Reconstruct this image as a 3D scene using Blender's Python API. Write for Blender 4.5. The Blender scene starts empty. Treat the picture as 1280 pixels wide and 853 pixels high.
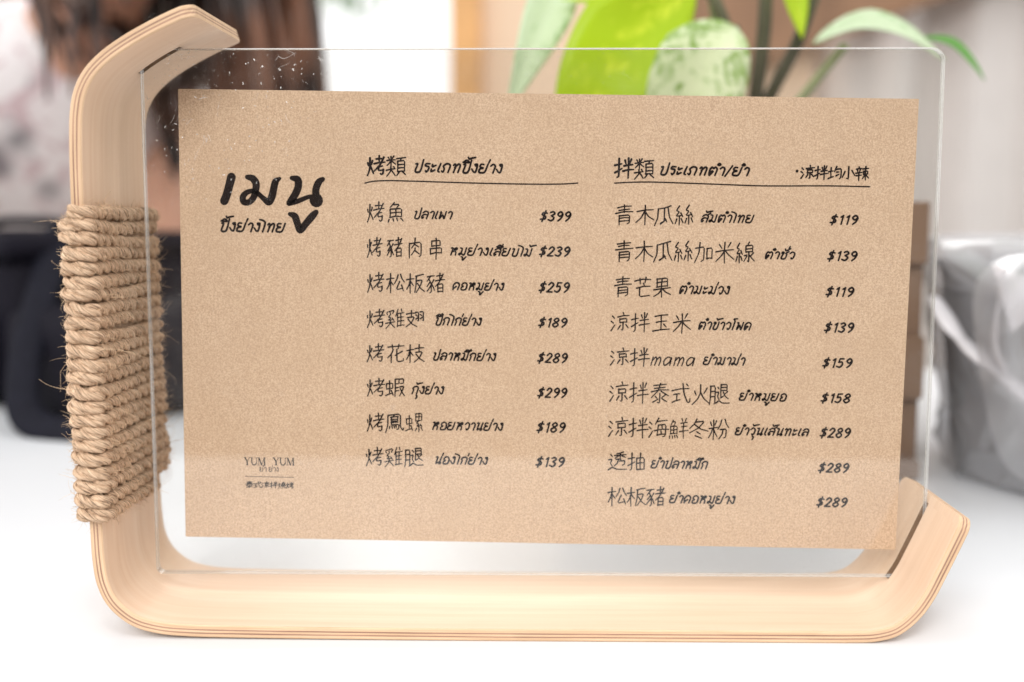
import bpy, bmesh, math, random
from math import sin, cos, pi, sqrt, atan2, radians
from mathutils import Vector, Matrix, noise

random.seed(7)
SC = bpy.context.scene
COL = SC.collection

# ------------------------------------------------------------------ camera
cam_data = bpy.data.cameras.new("camera")
cam = bpy.data.objects.new("camera", cam_data)
COL.objects.link(cam)
SC.camera = cam
cam_data.sensor_width = 36.0
cam_data.lens = 1485.75 / 1280.0 * 36.0
cam_data.clip_start = 0.01
cam_data.clip_end = 200.0
cam.location = (0.0, -0.328, 0.1149)
cam.rotation_euler = (radians(90) - 0.113025, -0.00078, 0.01479)
cam_data.dof.use_dof = True
cam_data.dof.focus_distance = 0.319
cam_data.dof.aperture_fstop = 6.2
cam_data.dof.aperture_blades = 0

# ------------------------------------------------------------------ light: bright overcast day on an open terrace
world = bpy.data.worlds.new("World")
SC.world = world
world.use_nodes = True
wbg = world.node_tree.nodes["Background"]
wbg.inputs["Color"].default_value = (1.0, 0.995, 0.99, 1)
wbg.inputs["Strength"].default_value = 0.85

def area_lamp(name, loc, target, size, energy, color):
    ld = bpy.data.lights.new(name, 'AREA')
    ld.shape = 'SQUARE'; ld.size = size; ld.energy = energy; ld.color = color
    o = bpy.data.objects.new(name, ld)
    COL.objects.link(o)
    o.location = loc
    d = Vector(target) - Vector(loc)
    o.rotation_euler = d.to_track_quat('-Z', 'Y').to_euler()
    return o
area_lamp("front_fill", (-0.40, -1.45, 1.00), (0, 0.0, 0.07), 0.8, 16.0, (1.0, 0.98, 0.95))  # added fill from the front, no lamp hangs there; brightens the card
sl = bpy.data.lights.new("card_fill_spot", 'SPOT')  # added unseen spot, makes a bright pool on the card's lower middle
sl.energy = 8.0; sl.spot_size = radians(23); sl.spot_blend = 1.0; sl.shadow_soft_size = 0.11; sl.color = (1.0, 0.98, 0.95)
so = bpy.data.objects.new("card_fill_spot", sl); COL.objects.link(so)
so.location = (0.12, -0.72, 0.98)
so.rotation_euler = (Vector((0.012, -0.01, 0.040)) - Vector(so.location)).to_track_quat('-Z', 'Y').to_euler()

wl = area_lamp("window_light", (-0.28, 1.55, 1.05), (0.0, 0.25, 0.0), 0.75, 10.0, (1.0, 0.99, 0.98))
SC.view_settings.view_transform = 'Standard'
SC.view_settings.look = 'None'
SC.view_settings.exposure = 0.80
SC.view_settings.gamma = 1.0
SC.view_settings.use_curve_mapping = False
SC.cycles.use_denoising = True
SC.cycles.max_bounces = 14
SC.cycles.transparent_max_bounces = 24
SC.cycles.diffuse_bounces = 5
SC.cycles.glossy_bounces = 5
SC.cycles.caustics_reflective = False
SC.cycles.caustics_refractive = False

# ------------------------------------------------------------------ object helpers
def link(name, me, parent=None, mat=None):
    o = bpy.data.objects.new(name, me)
    COL.objects.link(o)
    if parent is not None:
        o.parent = parent
    if mat is not None and me is not None:
        for m in (mat if isinstance(mat, (list, tuple)) else [mat]):
            me.materials.append(m)
    return o

def thing(name, label, cat, loc=(0, 0, 0), group=None):
    o = bpy.data.objects.new(name, None)
    COL.objects.link(o)
    o.empty_display_size = 0.01
    o.location = loc
    o["label"] = label
    o["category"] = cat
    if group:
        o["group"] = group
    return o

def tag(o, label, cat):
    o["label"] = label
    o["category"] = cat
    return o

class MB:
    """Collects vertices and faces for ONE mesh."""
    def __init__(self):
        self.v = []; self.f = []; self.m = []; self.smooth = []
    def add(self, vs, fs, mi=0, smooth=True):
        b = len(self.v)
        self.v.extend(tuple(p) for p in vs)
        for f in fs:
            self.f.append(tuple(i + b for i in f)); self.m.append(mi); self.smooth.append(smooth)
    def tube(self, pts, radii, n=8, mi=0, cap=True, up=None, flat=1.0):
        pts = [Vector(p) for p in pts]
        if not isinstance(radii, (list, tuple)):
            radii = [radii] * len(pts)
        vs, fs = [], []
        T0 = (pts[1] - pts[0]).normalized()
        N = Vector(up) if up else (Vector((0, 0, 1)) if abs(T0.z) < 0.9 else Vector((1, 0, 0)))
        N = (N - T0 * N.dot(T0)).normalized()
        for i, p in enumerate(pts):
            T = (pts[min(i + 1, len(pts) - 1)] - pts[max(i - 1, 0)])
            T = T.normalized() if T.length > 1e-12 else T0
            N = (N - T * N.dot(T))
            N = N.normalized() if N.length > 1e-9 else T.orthogonal().normalized()
            B = T.cross(N)
            for k in range(n):
                a = 2 * pi * k / n
                vs.append(p + (N * cos(a) * flat + B * sin(a)) * radii[i])
        for i in range(len(pts) - 1):
            for k in range(n):
                a, b = i * n + k, i * n + (k + 1) % n
                fs.append((a, b, b + n, a + n))
        if cap:
            fs.append(tuple(range(n - 1, -1, -1)))
            fs.append(tuple((len(pts) - 1) * n + k for k in range(n)))
        self.add(vs, fs, mi)
    def box(self, c, s, mi=0, bev=0.0, rot=None):
        bm = bmesh.new()
        bmesh.ops.create_cube(bm, size=1.0)
        for v in bm.verts:
            v.co = Vector((v.co.x * s[0], v.co.y * s[1], v.co.z * s[2]))
        if bev > 0:
            bmesh.ops.bevel(bm, geom=bm.edges[:], offset=bev, segments=2, affect='EDGES', profile=0.5)
        M = Matrix.Translation(Vector(c))
        if rot is not None:
            M = M @ rot.to_4x4()
        bm.verts.index_update()
        self.add([M @ v.co for v in bm.verts], [tuple(v.index for v in f.verts) for f in bm.faces], mi, smooth=False)
        bm.free()
    def lathe(self, prof, c=(0, 0, 0), n=48, mi=0):
        vs, fs = [], []
        for r, z in prof:
            for k in range(n):
                a = 2 * pi * k / n
                vs.append((c[0] + r * cos(a), c[1] + r * sin(a), c[2] + z))
        for i in range(len(prof) - 1):
            for k in range(n):
                a, b = i * n + k, i * n + (k + 1) % n
                fs.append((a, b, b + n, a + n))
        self.add(vs, fs, mi)
    def mesh(self, name):
        me = bpy.data.meshes.new(name)
        me.from_pydata(self.v, [], self.f)
        me.polygons.foreach_set("material_index", self.m)
        me.polygons.foreach_set("use_smooth", self.smooth)
        me.update()
        return me
    def build(self, name, mat, parent=None):
        return link(name, self.mesh(name), parent, mat)

def catmull(pts, step):
    """Resample a polyline through a Catmull-Rom curve at about `step`."""
    P = [Vector(p) for p in pts]
    P = [P[0] * 2 - P[1]] + P + [P[-1] * 2 - P[-2]]
    out = []
    for i in range(1, len(P) - 2):
        p0, p1, p2, p3 = P[i - 1], P[i], P[i + 1], P[i + 2]
        d = (p2 - p1).length
        n = max(1, int(math.ceil(d / step)))
        t0 = 0.0
        t1 = t0 + max((p1 - p0).length, 1e-9) ** 0.5
        t2 = t1 + max((p2 - p1).length, 1e-9) ** 0.5
        t3 = t2 + max((p3 - p2).length, 1e-9) ** 0.5
        for k in range(n):
            t = t1 + (t2 - t1) * k / n
            A1 = p0 * ((t1 - t) / (t1 - t0)) + p1 * ((t - t0) / (t1 - t0))
            A2 = p1 * ((t2 - t) / (t2 - t1)) + p2 * ((t - t1) / (t2 - t1))
            A3 = p2 * ((t3 - t) / (t3 - t2)) + p3 * ((t - t2) / (t3 - t2))
            B1 = A1 * ((t2 - t) / (t2 - t0)) + A2 * ((t - t0) / (t2 - t0))
            B2 = A2 * ((t3 - t) / (t3 - t1)) + A3 * ((t - t1) / (t3 - t1))
            out.append(B1 * ((t2 - t) / (t2 - t1)) + B2 * ((t - t1) / (t2 - t1)))
    out.append(P[-2])
    return out

# ------------------------------------------------------------------ material helpers
class NT:
    def __init__(self, name):
        self.mat = bpy.data.materials.new(name)
        self.mat.use_nodes = True
        self.t = self.mat.node_tree
        self.bsdf = self.t.nodes["Principled BSDF"]
        self.out = self.t.nodes["Material Output"]
    def n(self, kind, **kw):
        nd = self.t.nodes.new(kind)
        for k, v in kw.items():
            setattr(nd, k, v)
        return nd
    def l(self, a, b):
        self.t.links.new(a, b)
    def coords(self, which="Object", scale=(1, 1, 1)):
        tc = self.n("ShaderNodeTexCoord")
        mp = self.n("ShaderNodeMapping")
        mp.inputs["Scale"].default_value = scale
        self.l(tc.outputs[which], mp.inputs["Vector"])
        return mp.outputs["Vector"]
    def noise(self, vec, scale, detail=3.0, rough=0.55, dist=0.0):
        nd = self.n("ShaderNodeTexNoise")
        nd.inputs["Scale"].default_value = scale
        nd.inputs["Detail"].default_value = detail
        nd.inputs["Roughness"].default_value = rough
        nd.inputs["Distortion"].default_value = dist
        self.l(vec, nd.inputs["Vector"])
        return nd.outputs["Fac"]
    def ramp(self, fac, stops):
        nd = self.n("ShaderNodeValToRGB")
        cr = nd.color_ramp
        while len(cr.elements) < len(stops):
            cr.elements.new(0.5)
        for e, (p, c) in zip(cr.elements, stops):
            e.position = p
            e.color = (c[0], c[1], c[2], 1) if not isinstance(c, (int, float)) else (c, c, c, 1)
        self.l(fac, nd.inputs["Fac"])
        return nd.outputs["Color"]
    def mix(self, a, b, fac, mode='MIX'):
        nd = self.n("ShaderNodeMix", data_type='RGBA', blend_type=mode)
        for s, val in ((nd.inputs[0], fac), (nd.inputs[6], a), (nd.inputs[7], b)):
            if isinstance(val, (int, float)):
                s.default_value = val
            elif isinstance(val, tuple):
                s.default_value = (val[0], val[1], val[2], 1)
            else:
                self.l(val, s)
        return nd.outputs[2]
    def bump(self, h, strength, dist):
        nd = self.n("ShaderNodeBump")
        nd.inputs["Strength"].default_value = strength
        nd.inputs["Distance"].default_value = dist
        self.l(h, nd.inputs["Height"])
        self.l(nd.outputs["Normal"], self.bsdf.inputs["Normal"])
    def math(self, op, a, b=None):
        nd = self.n("ShaderNodeMath", operation=op)
        for s, val in zip(nd.inputs, (a, b)):
            if val is None:
                continue
            if isinstance(val, (int, float)):
                s.default_value = val
            else:
                self.l(val, s)
        return nd.outputs[0]
    def set(self, **kw):
        for k, v in kw.items():
            s = self.bsdf.inputs[k.replace("_", " ")]
            if isinstance(v, (int, float)):
                s.default_value = v
            elif isinstance(v, tuple):
                s.default_value = (v[0], v[1], v[2], 1)
            else:
                self.l(v, s)
        return self

def flat_mat(name, col, rough=0.6, nscale=40, amt=0.12, which="Object", bump=0.0, **kw):
    t = NT(name)
    v = t.coords(which)
    f = t.noise(v, nscale, 4)
    a = tuple(c * (1 - amt) for c in col); b = tuple(min(1, c * (1 + amt)) for c in col)
    t.set(Base_Color=t.ramp(f, [(0.3, a), (0.7, b)]), Roughness=rough)
    if bump:
        t.bump(f, 0.5, bump)
    t.set(**kw)
    return t.mat

# birch face veneer; UV.x runs along the strip (metres), UV.y across
def wood_mat(name, light, dark, bright=1.0, gs=1.0):
    t = NT(name)
    uv = t.coords("UV", (14 * gs, 420 * gs, 1))
    f1 = t.noise(uv, 1.0, 5, 0.6, 0.3)
    uv2 = t.coords("UV", (16 * gs, 70 * gs, 1))
    f2 = t.noise(uv2, 1.0, 2, 0.5, 0.8)
    uv3 = t.coords("UV", (900 * gs, 3500 * gs, 1))
    f3 = t.noise(uv3, 1.0, 2, 0.6)
    c = t.ramp(f1, [(0.22, dark), (0.66, light)])
    c2 = t.mix(c, tuple(x * 0.86 for x in dark), t.ramp(f2, [(0.52, 0.0), (0.72, 0.22)]))
    c3 = t.mix(c2, tuple(x * 0.72 for x in dark), t.ramp(f3, [(0.6, 0.0), (0.78, 0.32)]))
    t.set(Base_Color=c3, Roughness=0.6)
    t.bump(f3, 0.12, 0.0001)
    return t.mat

M_BIRCH = wood_mat("birch_veneer", (0.775, 0.585, 0.435), (0.71, 0.50, 0.345))
M_PLY_LIGHT = wood_mat("ply_light_edge", (0.68, 0.48, 0.31), (0.50, 0.315, 0.185), gs=2.5)
M_PLY_DARK = wood_mat("ply_dark_edge", (0.46, 0.27, 0.18), (0.15, 0.075, 0.05), gs=2.5)
# ------------------------------------------------------------------ table
TZ = 0.0006          # height of the table top
t = NT("white_laminate")
v = t.coords("Object")
f = t.noise(v, 6, 4)
f2 = t.noise(v, 900, 2)
vor = t.n("ShaderNodeTexVoronoi"); vor.inputs["Scale"].default_value = 48.0
t.l(v, vor.inputs["Vector"])
speck = t.ramp(vor.outputs["Distance"], [(0.012, 0.55), (0.03, 0.0)])
gate = t.ramp(t.noise(v, 21, 1), [(0.56, 0.0), (0.6, 1.0)])
base = t.ramp(f, [(0.3, (0.70, 0.715, 0.74)), (0.7, (0.725, 0.735, 0.755))])
t.set(Base_Color=t.mix(base, (0.45, 0.42, 0.4), t.mix((0, 0, 0), speck, gate)), Roughness=0.32)
t.bump(f2, 0.04, 0.0001)
M_TABLE = t.mat
M_STEEL = flat_mat("brushed_steel", (0.5, 0.5, 0.5), 0.35, 80, 0.08, Metallic=0.9)

table = thing("cafe_table", "white laminate cafe table under the menu stand and plant", "table", (0, 0.15, -0.74))
m = MB(); m.box((0, 0, 0.74 + TZ - 0.0125), (1.5, 0.72, 0.025), bev=0.003)
m.build("table_top", M_TABLE, table)
m = MB(); m.lathe([(0.0, 0.715), (0.09, 0.715), (0.09, 0.70), (0.035, 0.69), (0.035, 0.03), (0.06, 0.02), (0.0, 0.02)]); m.build("pedestal", M_STEEL, table)
m = MB(); m.lathe([(0.0, 0.02), (0.27, 0.012), (0.28, 0.0), (0.0, 0.0)]); m.build("base", M_STEEL, table)

# ------------------------------------------------------------------ bentwood stand
HW = 0.025; TH = 0.0033
OUT = [(-84.67, 165.31), (-87.9, 164.3), (-95.45, 160.9), (-103.25, 156.6), (-108.6, 152.8), (-112.4, 148.9), (-115.0, 144.19), (-116.2, 139.23), (-116.75, 131.66), (-116.96, 114.55), (-116.3, 72.0), (-115.4, 31.03), (-115.11, 21.95), (-114.2, 15.44), (-111.96, 10.2), (-108.38, 6.3), (-104.22, 3.7), (-97.88, 2.0), (-90.44, 1.35), (-76.62, 1.05), (-40, 0.75), (-4.54, 0.62), (40, 0.6), (71.28, 0.62), (84.49, 0.65), (91.6, 1.0), (97.4, 2.75), (102.27, 6.8), (105.9, 11.9), (109.3, 19.0), (115.6, 33.4)]
path = catmull([(x / 1000, 0, z / 1000) for x, z in OUT], 0.0009)
# finer rings near both ends, for the rounded tips
def refine(pts, r=0.004):
    res = []
    L = [0.0]
    for a, b in zip(pts, pts[1:]):
        L.append(L[-1] + (b - a).length)
    tot = L[-1]
    s = 0.0; stops = []
    while s < tot:
        stops.append(s)
        s += 0.00022 if (s < r or s > tot - r) else 0.001
    stops.append(tot)
    j = 0
    for s in stops:
        while j < len(L) - 2 and L[j + 1] < s:
            j += 1
        k = (s - L[j]) / max(L[j + 1] - L[j], 1e-9)
        res.append((pts[j].lerp(pts[j + 1], k), s))
    return res, tot
rings, TOT = refine(path)
b = 0.00035
NB = [b, 0.00098, 0.00102, 0.00132, 0.00136, 0.00186, 0.00190, 0.00222, 0.00226, TH - b]   # ply bands through the thickness
DARK = {1, 2, 3, 5, 6, 7}     # band index (between NB[i] and NB[i+1]) that is a dark glue line
GR = {2: 0.00003, 3: 0.00003, 6: 0.00003, 7: 0.00003}
def strip_mesh():
    vs, fs, mats, uvs_face = [], [], [], []
    sect = []
    for i, nb in enumerate(NB):
        g = GR.get(i, 0.0)
        sect.append(('far', nb, g))
    ncol = 2 + len(NB) + 2 + len(NB)
    meta = []
    for ri, (p, s) in enumerate(rings):
        a = rings[max(ri - 1, 0)][0]; c = rings[min(ri + 1, len(rings) - 1)][0]
        T = (c - a).normalized()
        N = Vector((-T.z, 0, T.x))       # candidate; made to point into the frame below
        inward = N if True else -N
        d = min(s, TOT - s); r = 0.0038
        hw = HW if d >= r else HW - r + sqrt(max(r * r - (r - d) ** 2, 0))
        cols = [(-hw + b, 0.0), (hw - b, 0.0)]
        cols += [(hw - GR.get(i, 0), nb) for i, nb in enumerate(NB)]
        cols += [(hw - b, TH), (-hw + b, TH)]
        cols += [(-hw + GR.get(i, 0), nb) for i, nb in reversed(list(enumerate(NB)))]
        for (y, n) in cols:
            vs.append((p.x + N.x * n, y, p.z + N.z * n))
            meta.append((s, y, n))
    K = ncol
    nB = len(NB)
    # material of the face between column k and k+1
    cm = []
    for k in range(K):
        if k in (0, nB + 2):
            cm.append(0)
        elif 2 <= k <= nB:
            cm.append(2 if (k - 2) in DARK else 1)
        elif nB + 4 <= k <= 2 * nB + 2:
            idx = (nB - 2) - (k - (nB + 4))
            cm.append(2 if idx in DARK else 1)
        else:
            cm.append(1)
    for i in range(len(rings) - 1):
        for k in range(K):
            k2 = (k + 1) % K
            fs.append((i * K + k, i * K + k2, (i + 1) * K + k2, (i + 1) * K + k)); mats.append(cm[k])
    # end caps, one strip per ply
    for i, flip in ((0, False), (len(rings) - 1, True)):
        o = i * K
        pairs = [(o, o + 1)] + [(o + 3 + 2 * nB - q, o + 2 + q) for q in range(nB)] + [(o + nB + 3, o + nB + 2)]
        for q in range(len(pairs) - 1):
            a, bb = pairs[q]; c, dd = pairs[q + 1]
            f = (a, bb, dd, c)
            fs.append(tuple(reversed(f)) if flip else f)
            mats.append(2 if (q - 1) in DARK else 1)
    me = bpy.data.meshes.new("bentwood_strip")
    me.from_pydata(vs, [], fs)
    me.polygons.foreach_set("material_index", mats)
    uv = me.uv_layers.new(name="UVMap")
    for poly in me.polygons:
        for li in poly.loop_indices:
            s, y, n = meta[me.loops[li].vertex_index]
            uv.data[li].uv = (s, y if abs(y) < HW - 0.0005 and (n < 1e-6 or n > TH - 1e-6) else y + n)
    bm = bmesh.new(); bm.from_mesh(me)
    bmesh.ops.recalc_face_normals(bm, faces=bm.faces)
    bm.to_mesh(me); bm.free()
    return me
stand = thing("menu_stand", "bent plywood menu stand wound with jute rope on its left arm", "menu stand", (0, 0, 0))
strip = link("bentwood_strip", strip_mesh(), stand, [M_BIRCH, M_PLY_LIGHT, M_PLY_DARK])
# the two slots that hold the acrylic
AX0, AX1, AZ0, AZ1 = -0.1058, 0.1113, 0.0110, 0.1572
M_SLOT = wood_mat("slot_cut_wood", (0.30, 0.17, 0.09), (0.17, 0.09, 0.05), gs=3)
cut = MB(); cut.box(((AX0 + AX1) / 2, 0, (AZ0 + AZ1) / 2), (AX1 - AX0 + 0.0006, 0.0032, AZ1 - AZ0 + 0.0008))
cme = cut.mesh("slot_cut"); cme.materials.append(M_SLOT)
cobj = bpy.data.objects.new("slot_cut", cme); COL.objects.link(cobj)
mod = strip.modifiers.new("slots", 'BOOLEAN'); mod.object = cobj; mod.operation = 'DIFFERENCE'; mod.solver = 'EXACT'
try:
    mod.material_mode = 'TRANSFER'
except Exception:
    pass
dg = bpy.context.evaluated_depsgraph_get()
newme = bpy.data.meshes.new_from_object(strip.evaluated_get(dg), preserve_all_data_layers=True, depsgraph=dg)
strip.modifiers.clear(); strip.data = newme
bpy.data.objects.remove(cobj)
newme.shade_smooth()
for e in ():
    pass
try:
    newme.set_sharp_from_angle(angle=radians(28))
except Exception:
    pass

# ------------------------------------------------------------------ jute rope wound round the left arm
t = NT("jute")
v = t.coords("UV", (1, 1, 1))
mp = t.coords("UV", (330, 75, 1))
fa = t.noise(mp, 1.0, 4, 0.65, 0.4)
ob = t.coords("Object")
fb = t.noise(ob, 160, 3)
c = t.ramp(fa, [(0.36, (0.08, 0.046, 0.03)), (0.47, (0.55, 0.36, 0.23)), (0.66, (0.90, 0.68, 0.48))])
c = t.mix(c, (0.58, 0.42, 0.28), t.ramp(fb, [(0.4, 0.0), (0.75, 0.35)]))
t.set(Base_Color=c, Roughness=0.9)
t.bump(fa, 1.0, 0.0005)
M_JUTE = t.mat
M_FIBRE = flat_mat("jute_fibre", (0.66, 0.47, 0.30), 0.7, 420, 0.5)

def arm_x(z):      # outer and inner x of the left arm at height z
    best = min(range(len(path)), key=lambda i: (abs(path[i].z - z) + (10 if path[i].x > -0.10 else 0)))
    return path[best].x, path[best].x + TH
NT_TURN = 22.4
Z_TOP, Z_BOT = 0.1135, 0.0335
RR = 0.00192
def rope_centre(u):
    """u in turns -> centre of the rope"""
    z = Z_TOP + (Z_BOT - Z_TOP) * u / NT_TURN
    xo, xi = arm_x(z)
    off = 0.0016
    x0, x1 = xo - off, xi + off
    y0, y1 = -HW - off, HW + off
    cr = 0.0018
    # rounded rectangle perimeter, starting near-left corner, going along the near edge to +x, then inner face to +y
    segs = [('l', (x0 + cr, y0), (x1 - cr, y0)), ('a', (x1 - cr, y0 + cr), -pi / 2), ('l', (x1, y0 + cr), (x1, y1 - cr)), ('a', (x1 - cr, y1 - cr), 0.0),
            ('l', (x1 - cr, y1), (x0 + cr, y1)), ('a', (x0 + cr, y1 - cr), pi / 2), ('l', (x0, y1 - cr), (x0, y0 + cr)), ('a', (x0 + cr, y0 + cr), pi)]
    lens = [math.dist(s[1], s[2]) if s[0] == 'l' else cr * pi / 2 for s in segs]
    P = sum(lens)
    d = (u % 1.0) * P
    for s, L in zip(segs, lens):
        if d <= L:
            k = d / L
            if s[0] == 'l':
                x = s[1][0] + (s[2][0] - s[1][0]) * k; y = s[1][1] + (s[2][1] - s[1][1]) * k
            else:
                a = s[2] + k * pi / 2
                x = s[1][0] + cr * cos(a); y = s[1][1] + cr * sin(a)
            break
        d -= L
    turn = int(u)
    wob = noise.noise(Vector((u * 2.3, 3.1, 0.0))) * 0.0011 + noise.noise(Vector((turn * 7.7, 1.0, y * 45 + x * 30))) * 0.0008
    wx = noise.noise(Vector((u * 3.1, 9.0, 4.0))) * 0.0009
    return Vector((x + wx, y, z + wob)), P
cpts = []
u = 0.0
while u < NT_TURN:
    p, P = rope_centre(u)
    cpts.append(p); u += 0.00075 / P
Ls = [0.0]
for a, b2 in zip(cpts, cpts[1:]):
    Ls.append(Ls[-1] + (b2 - a).length)
rope_surface = []     # (point, outward, tangent) samples for the loose fibres
vs, fs, uvs = [], [], []
NS = 15
LAY = 0.0165
frames = []
for i, p in enumerate(cpts):
    T = (cpts[min(i + 2, len(cpts) - 1)] - cpts[max(i - 2, 0)]).normalized()
    Z = Vector((0, 0, 1)); N = (Z - T * Z.dot(T)).normalized(); B = T.cross(N)
    frames.append((T, N, B))
for sidx in range(3):
    base = len(vs)
    for i, p in enumerate(cpts):
        T, N, B = frames[i]
        s = Ls[i]
        lay = LAY * (1 + 0.12 * noise.noise(Vector((s * 30, 5, 5))))
        ph = 2 * pi * s / LAY + sidx * 2 * pi / 3 + 0.5 * noise.noise(Vector((s * 40, sidx, 1)))
        sr = RR * 0.555 * (1 + 0.10 * noise.noise(Vector((s * 90, sidx * 7, 2))))
        c = p + (N * cos(ph) + B * sin(ph) * 0.92) * RR * 0.49
        for k in range(NS):
            a = 2 * pi * k / NS
            tw = a - ph * 2.0
            lob = 1 + 0.06 * sin(5 * tw) + 0.08 * noise.noise(Vector((s * 700, a * 3, sidx + 3))) + 0.17 * noise.noise(Vector((s * 260, a * 1.6, sidx * 9)))
            q = c + (N * cos(a) + B * sin(a)) * sr * lob
            vs.append(q); uvs.append((s, (tw / (2 * pi)) * 0.02 * 12))
            if random.random() < 0.15:
                o = (q - p).normalized()
                rope_surface.append((q, o, T))
    for i in range(len(cpts) - 1):
        for k in range(NS):
            a, b2 = base + i * NS + k, base + i * NS + (k + 1) % NS
            fs.append((a, b2, b2 + NS, a + NS))
me = bpy.data.meshes.new("jute_rope")
me.from_pydata(vs, [], fs)
uvl = me.uv_layers.new(name="UVMap")
loopv = [0] * len(me.loops); me.loops.foreach_get("vertex_index", loopv)
flatuv = []
for j in range(0, len(loopv), 4):
    q = [uvs[x] for x in loopv[j:j + 4]]
    for (a, b2) in q:
        flatuv.extend((a * 1.0, b2))
uvl.data.foreach_set("uv", flatuv)
me.shade_smooth()
rope = link("jute_rope", me, stand, M_JUTE)
# loose fibres
m = MB()
def fibre(q, o, T, L, r, curl):
    n = 4 if L < 0.0028 else 10
    up_ = random.uniform(0.5, 1.2) if random.random() < 0.45 else random.uniform(0.05, 0.25)
    d = (o * up_ + T * random.choice((-1, 1)) * random.uniform(0.3, 1.2) + Vector((random.gauss(0, 0.4), random.gauss(0, 0.4), random.gauss(0, 0.4)))).normalized()
    pts = [q - o * 0.0003] if up_ > 0.4 else [q + o * 0.00006]
    ax = Vector((random.gauss(0, 1), random.gauss(0, 1), random.gauss(0, 1))).normalized()
    for _ in range(n):
        pts.append(pts[-1] + d * (L / n))
        d = (Matrix.Rotation(random.gauss(curl, 0.16), 3, ax) @ d).normalized()
    m.tube(pts, [r * (1 - 0.6 * i / n) for i in range(n + 1)], n=3, cap=False)
random.shuffle(rope_surface)
for (q, o, T) in rope_surface[:24000]:
    if random.random() < 0.86:
        fibre(q, o, T, random.uniform(0.0008, 0.0026), random.uniform(0.00004, 0.000075), random.gauss(0, 0.25))
    else:
        fibre(q, o, T, random.uniform(0.0025, 0.0065), random.uniform(0.00004, 0.000075), random.gauss(0, 0.22))
for (q, o, T) in rope_surface[-170:]:
    fibre(q, o, T, random.uniform(0.006, 0.015), random.uniform(0.00006, 0.00010), random.gauss(0, 0.16))
fz = m.build("loose_fibres", M_FIBRE, rope)
fz["kind"] = "stuff"

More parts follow.
